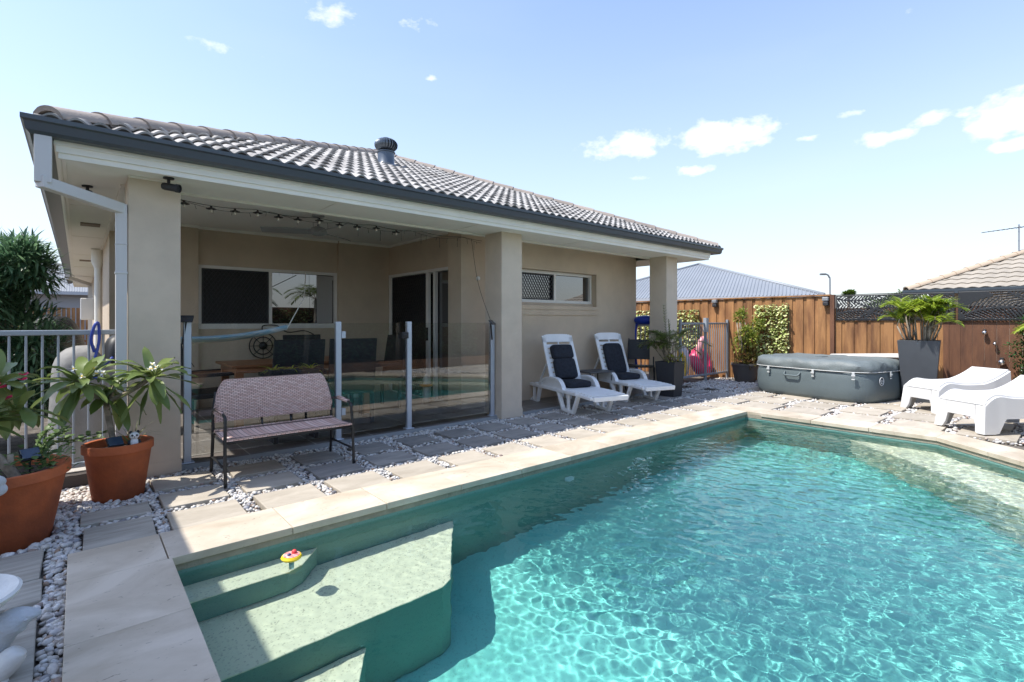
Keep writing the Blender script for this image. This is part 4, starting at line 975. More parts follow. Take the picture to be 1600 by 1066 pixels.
for k in range(14):
    x = rnd.uniform(-.9, .62); z = 1.88 - .25 * max(0, x); 
    for q_ in range(5): leaf(lm, (x + rnd.uniform(-.06, .06), rnd.uniform(-.3, .3), z + .06 * q_), (rnd.uniform(-1, 1), rnd.uniform(-1, 1), rnd.uniform(.1, .9)), .19, .024, .3, .2, 4, 0)
lm.build('leaves', teal_leaf, BB, smooth=True, fix=False)
b = MB()
for k in range(16):
    x = rnd.uniform(-.8, .45); y = rnd.uniform(-.4, .4); b.tube([(x * .7, y * .7, 0), (x, y, 1.1), (x * 1.1 + rnd.uniform(-.1, .1), y * 1.1, rnd.uniform(1.7, 2.15))], [.014, .01, .005], 6)
b.build('stems', bark_m, BB, smooth=True)
# yellow-green shrub and dark wrapped shape farther down the passage
PS = thing('passage_shrub', 'yellow green leafy shrub farther along the side passage', 'shrub', (-.75, 13.5, 0))
lm = MB(); leafcloud(lm, [(rnd.uniform(-.5, .45), rnd.uniform(-.4, .4), rnd.uniform(.3, 1.15), .3, .3, .3) for k in range(14)], 1300, .12, .04, .4, 1); lm.build('leaves', shrub_leaf, PS, smooth=True, fix=False)
MB().tube([(0, 0, 0), (0, 0, .9)], .04, 8).build('trunk', bark_m, PS)
tag(MB(Matrix.Translation((-.28, 9.6, 0))).grid(lambda u, v: ((.42 * math.cos(2 * PI * u)) * max(0, math.cos(v * 1.45)) ** .6 + .02 * math.sin(9 * 2 * PI * u), (.4 * math.sin(2 * PI * u)) * max(0, math.cos(v * 1.45)) ** .6, 1.36 * math.sin(v * 1.45) - .03), 40, 14, True).build('garden_cover', blackpl, None, smooth=True), 'rounded black covered object in the side passage', 'cover')
# barbecue under a grey cover
BC = thing('covered_barbecue', 'barbecue under a light grey fabric cover behind the tubular fence', 'barbecue', (.13, 6.15, 0)); BC.scale = (.82, .9, .97)
def cov(u, v):
    a = 2 * PI * u; ca, sa = math.cos(a), math.sin(a); sq = (abs(ca) ** 4 + abs(sa) ** 4) ** -.25
    h = 1.0 + .12 * math.cos(a) * 0
    if v < .7: k = 1 - .10 * (v / .7); z = v / .7 * .80
    else: t = (v - .7) / .3; k = .90 * max(0, math.cos(t * PI / 2)) ** .55 + .001; z = .80 + .26 * math.sin(t * PI / 2)
    w_ = .012 * math.sin(a * 11) * (1 - v)
    return ((.40 * sq * k + w_) * ca - .02, (.30 * sq * k + w_) * sa, z * (1 - .28 * max(0, ca) * min(1, v * 1.2)))
MB().grid(cov, 64, 22, True).build('cover', mat('grey_cover', (.25, .245, .235), .7, var=.06, vscale=6, bump=1, bscale=8), BC, smooth=True)
MB(Matrix.Translation((.30, .75, 0))).grid(lambda u, v: tuple(a * b for a, b in zip(cov(u, v), (.6, .9, 1.08))), 48, 18, True).build('side_cover', blackpl, BC, smooth=True)

# ------------------------------------------------------------------ bench
BN = thing('bench', 'pink woven wicker bench with black tube frame in front of the glass fence', 'bench', (1.34, 4.55, 0))
def wicker(name, c1_, c2_):
    m = bpy.data.materials.new(name); m.use_nodes = True; n = m.node_tree.nodes; l = m.node_tree.links; p = n['Principled BSDF']; p.inputs['Roughness'].default_value = .6
    t = n.new('ShaderNodeTexCoord'); mp = n.new('ShaderNodeMapping'); l.new(t.outputs['Object'], mp.inputs[0]); mp.inputs['Rotation'].default_value = (R(90), 0, 0)
    b = n.new('ShaderNodeTexBrick'); l.new(mp.outputs[0], b.inputs[0]); b.inputs['Scale'].default_value = 1; b.inputs['Brick Width'].default_value = .034; b.inputs['Row Height'].default_value = .012; b.inputs['Mortar Size'].default_value = .0024; b.inputs['Mortar Smooth'].default_value = .5
    b.inputs['Color1'].default_value = (*c1_, 1); b.inputs['Color2'].default_value = (*c2_, 1); b.inputs['Mortar'].default_value = (*[c * .25 for c in c1_], 1)
    l.new(b.outputs[0], p.inputs['Base Color']); bp = n.new('ShaderNodeBump'); bp.inputs['Strength'].default_value = .8; bp.inputs['Distance'].default_value = .002; bp.invert = True; l.new(b.outputs['Fac'], bp.inputs['Height']); l.new(bp.outputs[0], p.inputs['Normal'])
    return m
wk = wicker('pink_wicker', (.68, .44, .37), (.86, .64, .57))
wk2 = wicker('black_wicker', (.02, .026, .03), (.035, .045, .05))
fr = MB(); r_ = .0125
for sx in (-1, 1):
    x = .5 * sx
    fr.tube(smoothpath([(x, -.27, 0), (x, -.25, .25), (x * .99, -.235, .46), (x * .99, -.19, .525), (x * .99, .10, .535), (x * .99, .21, .52)], 5), r_, 8)
    fr.tube(smoothpath([(x, .27, 0), (x * .99, .235, .25), (x * .98, .235, .50), (x * .93, .27, .66)], 5), r_, 8)
    fr.tube([(x, -.262, .13), (x, .255, .13)], .009, 8)
fr.tube([(-.5, -.24, .325), (.5, -.24, .325)], r_, 8); fr.tube([(-.5, .20, .325), (.5, .20, .325)], r_, 8)
for x in (-.12, .12): fr.tube([(x, .2, .325), (x, .24, .42)], .009, 8)
fr.tube([(-.12, .24, .42), (.12, .24, .42)], .008, 8)
fr.build('frame', mat('black_tube', (.02, .02, .021), .35), BN, smooth=True)
MB().sheet(lambda u, v: (-.49 + .98 * u, -.26 + .47 * v, .345 - .012 * math.sin(PI * v) + .012 * (1 - v) * 0), 20, 8, .014).build('seat', wk, BN, smooth=30)
def bk(u, v):
    x = -1 + 2 * u; top = .735 - .0 * abs(x); a = abs(x); cut = 0 if a < .86 else (a - .86) / .14
    z0 = .415; z1 = .755 - .24 * max(0, (a - .80) / .2) ** 2.2
    z = z0 + (z1 - z0) * v
    return (x * .485, .225 + .16 * (z - .41) - .02 * math.sin(PI * v), z)
MB().sheet(bk, 60, 14, .028).build('backrest', wk, BN, smooth=40)
for sx in (-1, 1): MB().tube([(.495 * sx, -.16, .535), (.495 * sx, .06, .545)], .017, 10).build('armrest', wk, BN, smooth=True)

# ------------------------------------------------------------------ sun loungers (slatted, white)
def lounger(label, loc, rz, cushion_split, group):
    t = thing('sun_lounger', label, 'sun lounger', loc, rz, group); t.scale = (.92, .93, .97)
    W2 = .31
    # side frames: rail with two legs, each a pair of struts joined by curved feet
    for sx in (-1, 1):
        sf = MB(); x = W2 * sx
        def plate(poly, th=.022):       # polygon in the y,z plane
            n_ = len(poly); vs = [(x - th, y, z) for y, z in poly] + [(x + th, y, z) for y, z in poly]
            sf.add(vs, [tuple(range(n_))[::-1], tuple(range(n_, 2 * n_))] + [(i, (i + 1) % n_, n_ + (i + 1) % n_, n_ + i) for i in range(n_)])
        for (yt0, yt1, yb0, yb1) in ((-.62, -.04, -.47, -.20), (.93, .52, .84, .62)):
            def st_(p, q, w_): sf.bar((x, p[0], p[1]), (x, q[0], q[1]), .045, w_, up=(1, 0, 0))
            ym = (yt0 + yt1) / 2; ybm = (yb0 + yb1) / 2
            st_((yt0 * .97 + ym * .03, .285), (yb0, .012), .062); st_((yt1, .285), (yb1, .012), .062); st_((ym, .28), (ybm, .03), .042)
            st_((min(yb0, yb1) - .02, .016), (max(yb0, yb1) + .02, .022), .044)
        sf.bar((x, -.93, .262), (x, -.55, .275), .04, .05, up=(1, 0, 0)); sf.bar((x, -.58, .28), (x, .94, .28), .045, .075, up=(1, 0, 0))
        sf.build('side_frame', white_pl, t, bevel=.008)
        arm = MB(); P = smoothpath([(x, -.22, .27), (x, -.17, .36), (x, -.08, .425), (x, .08, .445), (x, .30, .425), (x, .44, .36), (x, .50, .29)], 4)
        for a_, b_ in zip(P[:-1], P[1:]): arm.bar(a_, b_, .07, .03)
        for a_, b_ in zip(P[2:-3], P[3:-2]): arm.box((x - .012, a_.y, .30), (x + .012, b_.y + .001, (a_.z + b_.z) / 2 - .008))
        arm.build('armrest', white_pl, t, smooth=35)
    sl_ = MB(); y = -.90
    sl_.box((-W2 + .02, -.97, .225), (W2 - .02, -.925, .285)); sl_.box((-W2 + .03, -.90, .262), (-W2 + .05, .2, .30)); sl_.box((W2 - .05, -.90, .262), (W2 - .03, .2, .30)); sl_.box((-.012, -.9, .262), (.012, .2, .302))
    while y < .16:
        sl_.box((-W2 + .02, y, .278 + .012 * math.sin((y + .9) * 3)), (W2 - .02, y + .062, .302 + .012 * math.sin((y + .9) * 3))); y += .078
    y = .55
    while y < .93: sl_.box((-W2 + .02, y, .275), (W2 - .02, y + .05, .30)); y += .10
    sl_.build('seat_slats', white_pl, t, bevel=.005)
    # backrest: hinged at y=.2, rising backwards
    ang = R(66); bd = Vector((0, math.cos(ang), math.sin(ang))); bn = Vector((0, -math.sin(ang), math.cos(ang))); o0 = Vector((0, .19, .30)); Lb = .86
    bs = MB()
    def bb(x0, x1, s0, s1, th=.026): bs.obox(o0 + Vector(((x0 + x1) / 2, 0, 0)) + bd * ((s0 + s1) / 2), ((x1 - x0) / 2, 0, 0), bd * (s1 - s0) / 2, bn * th / 2)
    bb(-.29, -.225, 0, .80); bb(.225, .29, 0, .80); bb(-.012, .012, 0, .72)
    s_ = .0
    while s_ < .70: bb(-.225, .225, s_, s_ + .058, .02); s_ += .078
    n_ = 14
    for i in range(n_):                # rounded top
        x0 = -.29 + .58 * i / n_; x1 = x0 + .58 / n_; xm = (x0 + x1) / 2; bb(x0, x1, .72, .80 + .055 * (1 - (xm / .29) ** 4) ** .5, .026)
    bs.build('backrest', white_pl, t, bevel=.003)
    sp = MB()
    for x in (-.2, .2): sp.bar(o0 + bd * .5 + Vector((x, .01, 0)), (x, .76, .29), .03, .02)
    sp.build('strut', white_pl, t)
    # cushions
    cu = MB()
    def cush(c, hx_, hy_, th, dy, dn):
        def fn(u, v):
            a = 2 * PI * u; ph = -PI / 2 + PI * v; e2 = lambda q_, p_: math.copysign(abs(q_) ** p_, q_)
            x = hx_ * e2(math.cos(ph), .25) * e2(math.cos(a), .3); y = hy_ * e2(math.cos(ph), .25) * e2(math.sin(a), .3); z = th * e2(math.sin(ph), .6)
            return Vector(c) + Vector((x, 0, 0)) + dy * y + dn * z
        cu.grid(fn, 32, 13, True)
    if cushion_split:
        cush(o0 + bd * .26 + bn * .055, .20, .165, .05, bd, bn); cush(o0 + bd * .535 + bn * .055, .20, .115, .055, bd, bn)
    else: cush(o0 + bd * .35 + bn * .05, .20, .28, .045, bd, bn)
    cu.build('back_cushion', cushion_m, t, smooth=True); cu = MB()
    cush(Vector((0, -.02, .36)), .215, .20, .05, Vector((0, 1, 0)), Vector((0, 0, 1)))
    cu.build('seat_cushion', cushion_m, t, smooth=True)
    return t
LG = 'white slatted sun loungers beside the porch'
lounger('white slatted sun lounger nearer the middle column, back cushion in two puffs', (5.46, 4.98, .0), R(-15), True, LG)
lounger('white slatted sun lounger nearer the tall black planter, single flat back cushion', (6.84, 5.12, .0), R(-17), False, LG)
TB = thing('side_table', 'low dark grey side table between the two white loungers', 'table', (6.35, 5.35, .025), R(-10))
MB().box((-.25, -.2, .40), (.25, .2, .425)).build('tabletop', mat('grey_table', (.07, .075, .08), .5), TB, bevel=.006)
for x in (-.22, .22):
    for y in (-.17, .17): MB().tube([(x, y, .40), (x * 1.02, y * 1.02, 0)], .011, 8).build('leg', MATS['grey_table'], TB)

# ------------------------------------------------------------------ planters and fence section near the end column
def taperpot(t, w1, w0, h, m=slate_pot):
    a, b_ = w1 / 2, w0 / 2; v = [(-b_, -b_, 0), (b_, -b_, 0), (b_, b_, 0), (-b_, b_, 0), (-a, -a, h), (a, -a, h), (a, a, h), (-a, a, h)]; i_ = a - .02
    v += [(-i_, -i_, h), (i_, -i_, h), (i_, i_, h), (-i_, i_, h), (-i_, -i_, h - .06), (i_, -i_, h - .06), (i_, i_, h - .06), (-i_, i_, h - .06)]
    MB().add(v, [(0, 3, 2, 1), (0, 1, 5, 4), (1, 2, 6, 5), (2, 3, 7, 6), (3, 0, 4, 7), (4, 5, 9, 8), (5, 6, 10, 9), (6, 7, 11, 10), (7, 4, 8, 11), (8, 9, 13, 12), (9, 10, 14, 13), (10, 11, 15, 14), (11, 8, 12, 15)]).build('pot', m, t, bevel=.006)
    MB().box((-i_, -i_, h - .08), (i_, i_, h - .058)).build('soil', soil_m, t)
def frond(mb, st, base, d, ln, n_, ll, droop, lw=.018, vee=.35):
    p = Vector(base); d = Vector(d).normalized(); path = [p.copy()]; k_ = 14
    for i in range(k_):
        dd = (d - Vector((0, 0, 1)) * droop * (i / k_) ** 1.3).normalized(); p = p + dd * ln / k_; path.append(p.copy())
    st.tube(path, [.006 * (1 - i / (k_ + 1)) + .0015 for i in range(k_ + 1)], 5)
    for i in range(n_):
        t = .22 + .78 * i / n_; j_ = min(k_ - 1, int(t * k_)); q_ = path[j_].lerp(path[j_ + 1], t * k_ - j_); dr = (path[j_ + 1] - path[j_]).normalized()
        sd = dr.cross(Vector((0, 0, 1))); sd = sd.normalized() if sd.length > .05 else Vector((1, 0, 0)); up = sd.cross(dr)
        for s_ in (-1, 1):
            l_ = ll * math.sin(PI * (.15 + .8 * (t - .22) / .78)) ** .6
            leaf(mb, q_, sd * s_ + dr * (.55 + .6 * t) + up * vee + Vector((rnd.uniform(-.1, .1),) * 3), l_ * rnd.uniform(.85, 1.1), lw, rnd.uniform(.2, .7), .2, 4, 0)
A_ = thing('potted_palm', 'slender palm in a tall tapered black planter by the end column', 'potted plant', (7.56, 4.72, -.005), R(4))
taperpot(A_, .36, .28, .58, mat('black_pot', (.028, .03, .036), .5))
lm = MB(); sm_ = MB()
for k in range(20):
    a = rnd.uniform(0, 6.28); b0 = Vector((rnd.uniform(-.08, .08), rnd.uniform(-.08, .08), .54)); tp = b0 + Vector((rnd.uniform(-.12, .12), rnd.uniform(-.12, .12), rnd.uniform(.12, .4))); sm_.tube([b0, tp], .010, 6)
    frond(lm, sm_, tp, (math.cos(a) * .75, math.sin(a) * .75, 1.0), rnd.uniform(.38, .58), 18, .22, 1.4)
frond(lm, sm_, (-.02, 0, .6), (-.12, .05, 1), .95, 16, .12, .05, .012); frond(lm, sm_, (.02, 0, .6), (-.02, .05, 1), .7, 14, .12, .05, .012)
frond(lm, sm_, (.05, 0, .7), (.8, -.6, .8), .8, 20, .2, 1.2); frond(lm, sm_, (.05, 0, .7), (.9, -.3, .5), .75, 20, .2, 1.3)
lm.build('fronds', palm_dk, A_, smooth=True, fix=False); sm_.build('stems', bark_m, A_, smooth=True)
lm = MB(); leafcloud(lm, [(-.1, -.08, .62, .11, .11, .07), (.15, -.1, .58, .08, .08, .1)], 110, .06, .022, .5, 1, .1, 3); lm.build('underplanting', leafmat('yellow_green', (.15, .22, .03), (.45, .45, .08), .35, .5), A_, fix=False)
B_ = thing('potted_palm', 'bright golden green palm in a tall tapered slate grey planter at the fence', 'potted plant', (10.06, 1.86, -.03), R(8))
taperpot(B_, .52, .38, .98)
lm = MB(); sm_ = MB()
for k in range(36):
    a = rnd.uniform(0, 6.28); b0 = Vector((rnd.uniform(-.16, .16), rnd.uniform(-.16, .16), .9)); tp = b0 + Vector((b0.x * .5 + rnd.uniform(-.05, .05), b0.y * .5 + rnd.uniform(-.05, .05), rnd.uniform(.22, .48))); sm_.tube([b0, tp], .011, 6)
    frond(lm, sm_, tp, (math.cos(a) * rnd.uniform(.3, 1), math.sin(a) * rnd.uniform(.3, 1), rnd.uniform(.7, 2.4)), rnd.uniform(.36, .52), 20, .22, 1.25, .03)
lm.build('fronds', palm_leaf, B_, smooth=True, fix=False); sm_.build('stems', bark_m, B_, smooth=True)
# palm leaves reaching in from the right edge, and the dark hedge shrub
C_p = thing('palm_tree', 'palm with bright fronds reaching in at the right edge of the fence', 'palm', (10.55, .12, -.04))
lm = MB(); sm_ = MB(); sm_.tube([(0, 0, 0), (.03, 0, 1.2)], [.05, .035], 10)
for k in range(18):
    a = k * 2.4; frond(lm, sm_, (.03, 0, 1.2), (math.cos(a), math.sin(a), rnd.uniform(.2, 1.2)), rnd.uniform(.65, .85), 20, .26, 1.5, .026)
lm.build('fronds', palm_leaf, C_p, smooth=True, fix=False); sm_.build('trunk', bark_m, C_p, smooth=True)
HS = thing('hedge_shrub', 'upright dark green small leaved shrub at the right edge by the dark fence', 'shrub', (10.78, .70, -.04))
lm = MB(); leafcloud(lm, [(rnd.uniform(-.08, .08), rnd.uniform(-.14, .12), .35 + .085 * k, .16, .2, .12) for k in range(12)], 1500, .045, .024, .3, 1, .2, 3); lm.build('leaves', leafmat('hedge_leaf', (.012, .05, .015), (.05, .12, .03), .25, .35), HS, smooth=True, fix=False)
MB().tube([(0, 0, 0), (0, 0, 1.1)], .02, 8).build('trunk', bark_m, HS)
# variegated artificial leaf panels on the fence
def leafpanel(label, y0, y1, z0, z1, n_):
    t = thing('leaf_trellis', label, 'trellis', (FX - .03, (y0 + y1) / 2, z0), 0, 'variegated leaf trellises on the timber fence'); m = MB(); wd_ = y1 - y0; hg = z1 - z0
    for k in range(n_):
        y = rnd.uniform(-wd_ / 2, wd_ / 2); z = rnd.uniform(0, hg) ; leaf(m, (-.02 - rnd.uniform(0, .05), y, z), (-.6, rnd.uniform(-1, 1), rnd.uniform(-.5, .4)), rnd.uniform(.07, .10), rnd.uniform(.04, .055), .5, .25, 3, 1)
    m.build('leaves', vari_leaf, t, smooth=True, fix=False)
    b_ = MB()
    for k in range(int(wd_ / .12) + 1): b_.bar((0, -wd_ / 2 + .12 * k, 0), (0, -wd_ / 2 + .12 * k, hg), .012)
    for k in range(int(hg / .12) + 1): b_.bar((-.005, -wd_ / 2, .12 * k), (-.005, wd_ / 2, .12 * k), .012)
    b_.build('lattice', mat('lattice', (.10, .12, .05), .7), t)
leafpanel('pale variegated leaf trellis behind the end column and pool gate', 6.15, 7.9, .55, 1.52, 900)
leafpanel('tall pale variegated leaf trellis between the shrub and the spa', 4.17, 4.84, .45, 1.60, 620)
tag(None or MB().box((FX - .03, 6.98 - .0, 1.10), (FX - .012, 7.03, 1.50)).build('gate_bolt', blackpl), 'black metal bolt strip on the timber fence above the pool gate', 'bolt')
# leafy shrub in dark pot beside the gate
S_ = thing('potted_shrub', 'leafy green shrub with reddish base in a round dark pot beside the gate', 'potted plant', (10.62, 4.86, -.03))
MB().lathe([(.19, 0), (.26, .36), (.275, .36), (.275, .40), (.25, .40), (.24, .35)], seg=28).build('pot', mat('brown_pot', (.09, .08, .075), .7), S_, smooth=40); MB().lathe([(.0001, .34), (.245, .34)], seg=20).build('soil', soil_m, S_)
lm = MB(); leafcloud(lm, [(rnd.uniform(-.2, .2), rnd.uniform(-.24, .24), rnd.uniform(.72, 1.4), .13, .14, .12) for k in range(13)] + [(0, .05, 1.45, .08, .08, .1)], 1100, .075, .036, .4, 1, .3, 3); lm.build('leaves', leafmat('gold_green', (.10, .17, .02), (.42, .44, .09), .35, .45), S_, smooth=True, fix=False)
lm = MB(); leafcloud(lm, [(rnd.uniform(-.2, .2), rnd.uniform(-.25, .25), rnd.uniform(.42, .62), .14, .14, .1) for k in range(9)], 520, .08, .03, .4, 0, .5, 3); lm.build('lower_leaves', red_leaf, S_, smooth=True, fix=False)
b = MB()
for k in range(7): x, y = rnd.uniform(-.12, .12), rnd.uniform(-.14, .14); b.tube([(x * .3, y * .3, .33), (x, y, .8), (x * 1.6, y * 1.6, 1.25)], .009, 6)
b.build('branches', bark_m, S_, smooth=True)

# pool gate and side panels between the house and the timber fence
tubefence('pool_gate', 'grey tubular pool gate and panel in front of the stored inflatables', 1.95, (9.10, 5.45, 0), 0, 22, .10, 1.22, post=(0, .98, 1.95))
gl = MB().box((10.03, 5.40, 1.02), (10.13, 5.47, 1.32)).build('gate_latch', alu); tag(gl, 'grey magnetic latch on the pool gate', 'latch')
tubefence('pool_fence_panel', 'pale tubular fence panel between the house wall and end column with blue ring on it', .48, (8.18, 5.40, 0), R(90), 5, .10, 1.20, post=(.05,), m=alu)
# inflatables
def torus(c, R0, r, M=None, seg=36, s2=14, sz=1): 
    m = MB(M); m.grid(lambda u, v: (c[0] + (R0 + r * math.cos(2 * PI * v)) * math.cos(2 * PI * u), c[1] + (R0 + r * math.cos(2 * PI * v)) * math.sin(2 * PI * u), c[2] + r * sz * math.sin(2 * PI * v)), seg, s2 + 1, True); return m
V90 = Matrix.Rotation(R(90), 4, 'X')
blue_v = mat('blue_vinyl', (.01, .045, .38), .3)
BR = thing('blue_float', 'deep blue inflatable draped over the tubular fence panel by the end column', 'float', (8.15, 5.62, 1.22))
MB().ball((0, 0, .05), .25, sx=.55, sy=1.0, sz=.36, seg=28, rings=14).build('cushion', blue_v, BR, smooth=True)
MB().tube(smoothpath([(0, -.24, .0), (-.05, -.26, -.3), (-.04, -.24, -.7), (.0, -.2, -1.05), (.02, 0, -1.16), (0, .18, -1.0), (-.04, .22, -.6), (-.04, .22, -.2), (0, .2, .02)], 5), .05, 10).build('tube', blue_v, BR, smooth=True)
t = thing('yellow_float', 'yellow ring float stored behind the pool gate', 'float', (9.55, 5.85, .36)); torus((0, 0, 0), .26, .12, Matrix.Rotation(R(78), 4, 'X')).build('ring', mat('yellow_vinyl', (.80, .48, .01), .3), t, smooth=True)
t = thing('white_float', 'whitish inflatable leaning between yellow float and gate post', 'float', (9.98, 5.95, .36)); MB().ball((0, 0, 0), .36, sx=.62, sy=.45, sz=1.05, seg=24, rings=14).build('cushion', mat('white_vinyl', (.72, .70, .74), .3, var=.1, vscale=7), t, smooth=True)
pk = mat('pink_vinyl', (.80, .03, .14), .3)
t = thing('flamingo_float', 'bright pink flamingo ring float standing behind the gate', 'float', (10.62, 5.85, .33)); torus((0, 0, 0), .22, .12, Matrix.Rotation(R(72), 4, 'X')).build('ring', pk, t, smooth=True)
MB().tube(smoothpath([(-.16, -.05, .1), (-.2, -.08, .35), (-.12, -.1, .52), (-.02, -.12, .5), (.0, -.13, .40)], 5), [.07] * 6 + [.06] * 8 + [.05] * 7, 12).build('neck', mat('pale_pink_vinyl', (.85, .38, .42), .3), t, smooth=True)
# dark folding chairs behind the second lounger
def foldchair(loc, rz, label):
    t = thing('folding_chair', label, 'chair', loc, rz, 'dark chairs stacked behind the second lounger')
    MB().sheet(lambda u, v: (-.23 + .46 * u, -.2 + .42 * v, .42 - .01 * math.sin(PI * u)), 8, 6, .02).build('seat', blackpl, t); MB().sheet(lambda u, v: (-.23 + .46 * u, .22 + .10 * v, .52 + .36 * v), 8, 6, .018).build('backrest', blackpl, t)
    for x in (-.24, .24):
        MB().tube([(x, -.22, 0), (x, .2, .55), (x, .32, .9)], .011, 7).build('leg', blackpl, t); MB().tube([(x, .24, 0), (x, -.18, .43), (x, -.2, .6)], .011, 7).build('leg', blackpl, t)
foldchair((7.72, 5.42, .025), R(-60), 'black folding chair directly behind the second lounger')
# ------------------------------------------------------------------ spa
SP = thing('inflatable_spa', 'square grey inflatable spa with zipped grey cover by the pool corner', 'spa', (9.78, 3.08, 0), R(-11.5))
SA, SB = .70, .93
def spa(u, k, ea=.42):
    a = 2 * PI * u; ca, sa = math.cos(a), math.sin(a); p_ = 4.2; q_ = (abs(ca) ** p_ + abs(sa) ** p_) ** (-1 / p_)
    return ca * q_ * (SA + k), sa * q_ * (SB + k)
spm = mat('spa_vinyl', (.105, .135, .145), .5, var=.05, vscale=3, bump=.25, bscale=90); spc = mat('spa_cover', (.135, .16, .165), .55, var=.06, vscale=5, bump=.4, bscale=60)
prof = [(-.10, -.02), (-.03, -.018), (.02, .01), (.045, .06), (.055, .2), (.05, .35), (.035, .46), (.01, .5)]
def lath(prof, seg, wr=0):
    m = MB(); vs = []; 
    for k_, z in prof:
        for i in range(seg):
            x, y = spa(i / seg, k_); a = 2 * PI * i / seg
            w_ = wr * (math.sin(a * 9 + z * 30) + .7 * math.sin(a * 17 - z * 50) + .5 * math.sin(a * 31)); vs.append((x * (1 + w_ * .009), y * (1 + w_ * .009), z + w_ * .0045))
    n_ = len(prof); fs = [(i * seg + k_, i * seg + (k_ + 1) % seg, (i + 1) * seg + (k_ + 1) % seg, (i + 1) * seg + k_) for i in range(n_ - 1) for k_ in range(seg)] + [tuple((n_ - 1) * seg + k_ for k_ in range(seg))]
    return m.add(vs, fs)
lath(prof, 96).build('body', spm, SP, smooth=60)
lath([(.05, .465), (.06, .50), (.055, .55), (.03, .60), (-.03, .635), (-.10, .64), (-.16, .625), (-.20, .605), (-.30, .60), (-.55, .615), (-.64, .62)], 160, 1.0).build('cover', spc, SP, smooth=60)
pp = [];
for i in range(97): x, y = spa(i / 96, .058); pp.append((x, y, .468))
MB().tube(pp, .006, 6, cap=False).build('piping', mat('grey_piping', (.62, .63, .62), .5), SP, smooth=True)
buck = mat('buckle', (.50, .52, .52), .35)
for (x, y, rz_) in ((-SA - .065, .55, 0), (-SA - .068, -.22, 0), (-SA - .02, -SB + .13, 25), (-.05, -SB - .07, 90)):
    m = MB(Matrix.Translation((x, y, .44)) @ Matrix.Rotation(R(rz_), 4, 'Z')); m.box((-.012, -.018, -.05), (.006, .018, .03)); m.box((-.022, -.026, -.03), (-.012, .026, -.005)); m.box((-.012, -.022, -.085), (0, .022, -.065)); m.build('buckle', buck, SP, bevel=.004)
MB().tube(smoothpath([(-SA - .05, .26, .40), (-SA - .10, .24, .35), (-SA - .105, .13, .345), (-SA - .10, .02, .35), (-SA - .05, .0, .40)], 5), .014, 8).build('handle', spm, SP, smooth=True)
MB().box((.05, .1, .622), (.25, .22, .632)).build('cover_handle', spm, SP, bevel=.004)
em = MB(); M_ = Matrix.Translation((-.30, -SB - .062, .33)) @ Matrix.Rotation(R(90), 4, 'X'); em.M = M_
em.grid(lambda u, v: ((.062 + .004 * math.cos(2 * PI * v)) * math.cos(2 * PI * u), (.062 + .004 * math.cos(2 * PI * v)) * math.sin(2 * PI * u), .004 * math.sin(2 * PI * v)), 32, 7, True)
eo = em.build('emblem', white_pl, SP, smooth=True)
def text(s_, size, M, m, parent, name='lettering', ext=.001):
    cu = bpy.data.curves.new(name, 'FONT'); cu.body = s_; cu.size = size; cu.align_x = 'CENTER'; cu.align_y = 'CENTER'; cu.extrude = ext
    o = bpy.data.objects.new(name, cu); COL.objects.link(o); cu.materials.append(m); o.parent = parent; o.matrix_local = M
    bpy.context.view_layer.update(); me = bpy.data.meshes.new_from_object(o.evaluated_get(bpy.context.evaluated_depsgraph_get())); bpy.data.objects.remove(o)
    o = bpy.data.objects.new(name, me); COL.objects.link(o); o.parent = parent; o.matrix_local = M; return o
text('LAY-Z', .042, Matrix.Translation((-.30, -SB - .062, .337)) @ Matrix.Rotation(R(90), 4, 'X'), white_pl, eo)
text('SPA', .028, Matrix.Translation((-.30, -SB - .062, .303)) @ Matrix.Rotation(R(90), 4, 'X'), white_pl, eo)
t = thing('spa_hose_cover', 'rolled pale grey cloth lying behind the spa against the fence', 'cloth', (10.78, 2.75, 0)); MB().sheet(lambda u, v: (-.12 + .2 * v, -.55 + 1.1 * u, .62 + .07 * math.sin(v * PI) * (1 - .6 * u) - .02 * u), 14, 8, .02).build('cloth', mat('grey_cloth', (.5, .49, .47), .8), t, smooth=True); MB().box((-.08, -.5, -.03), (.06, .5, .60)).build('board', spm, t)
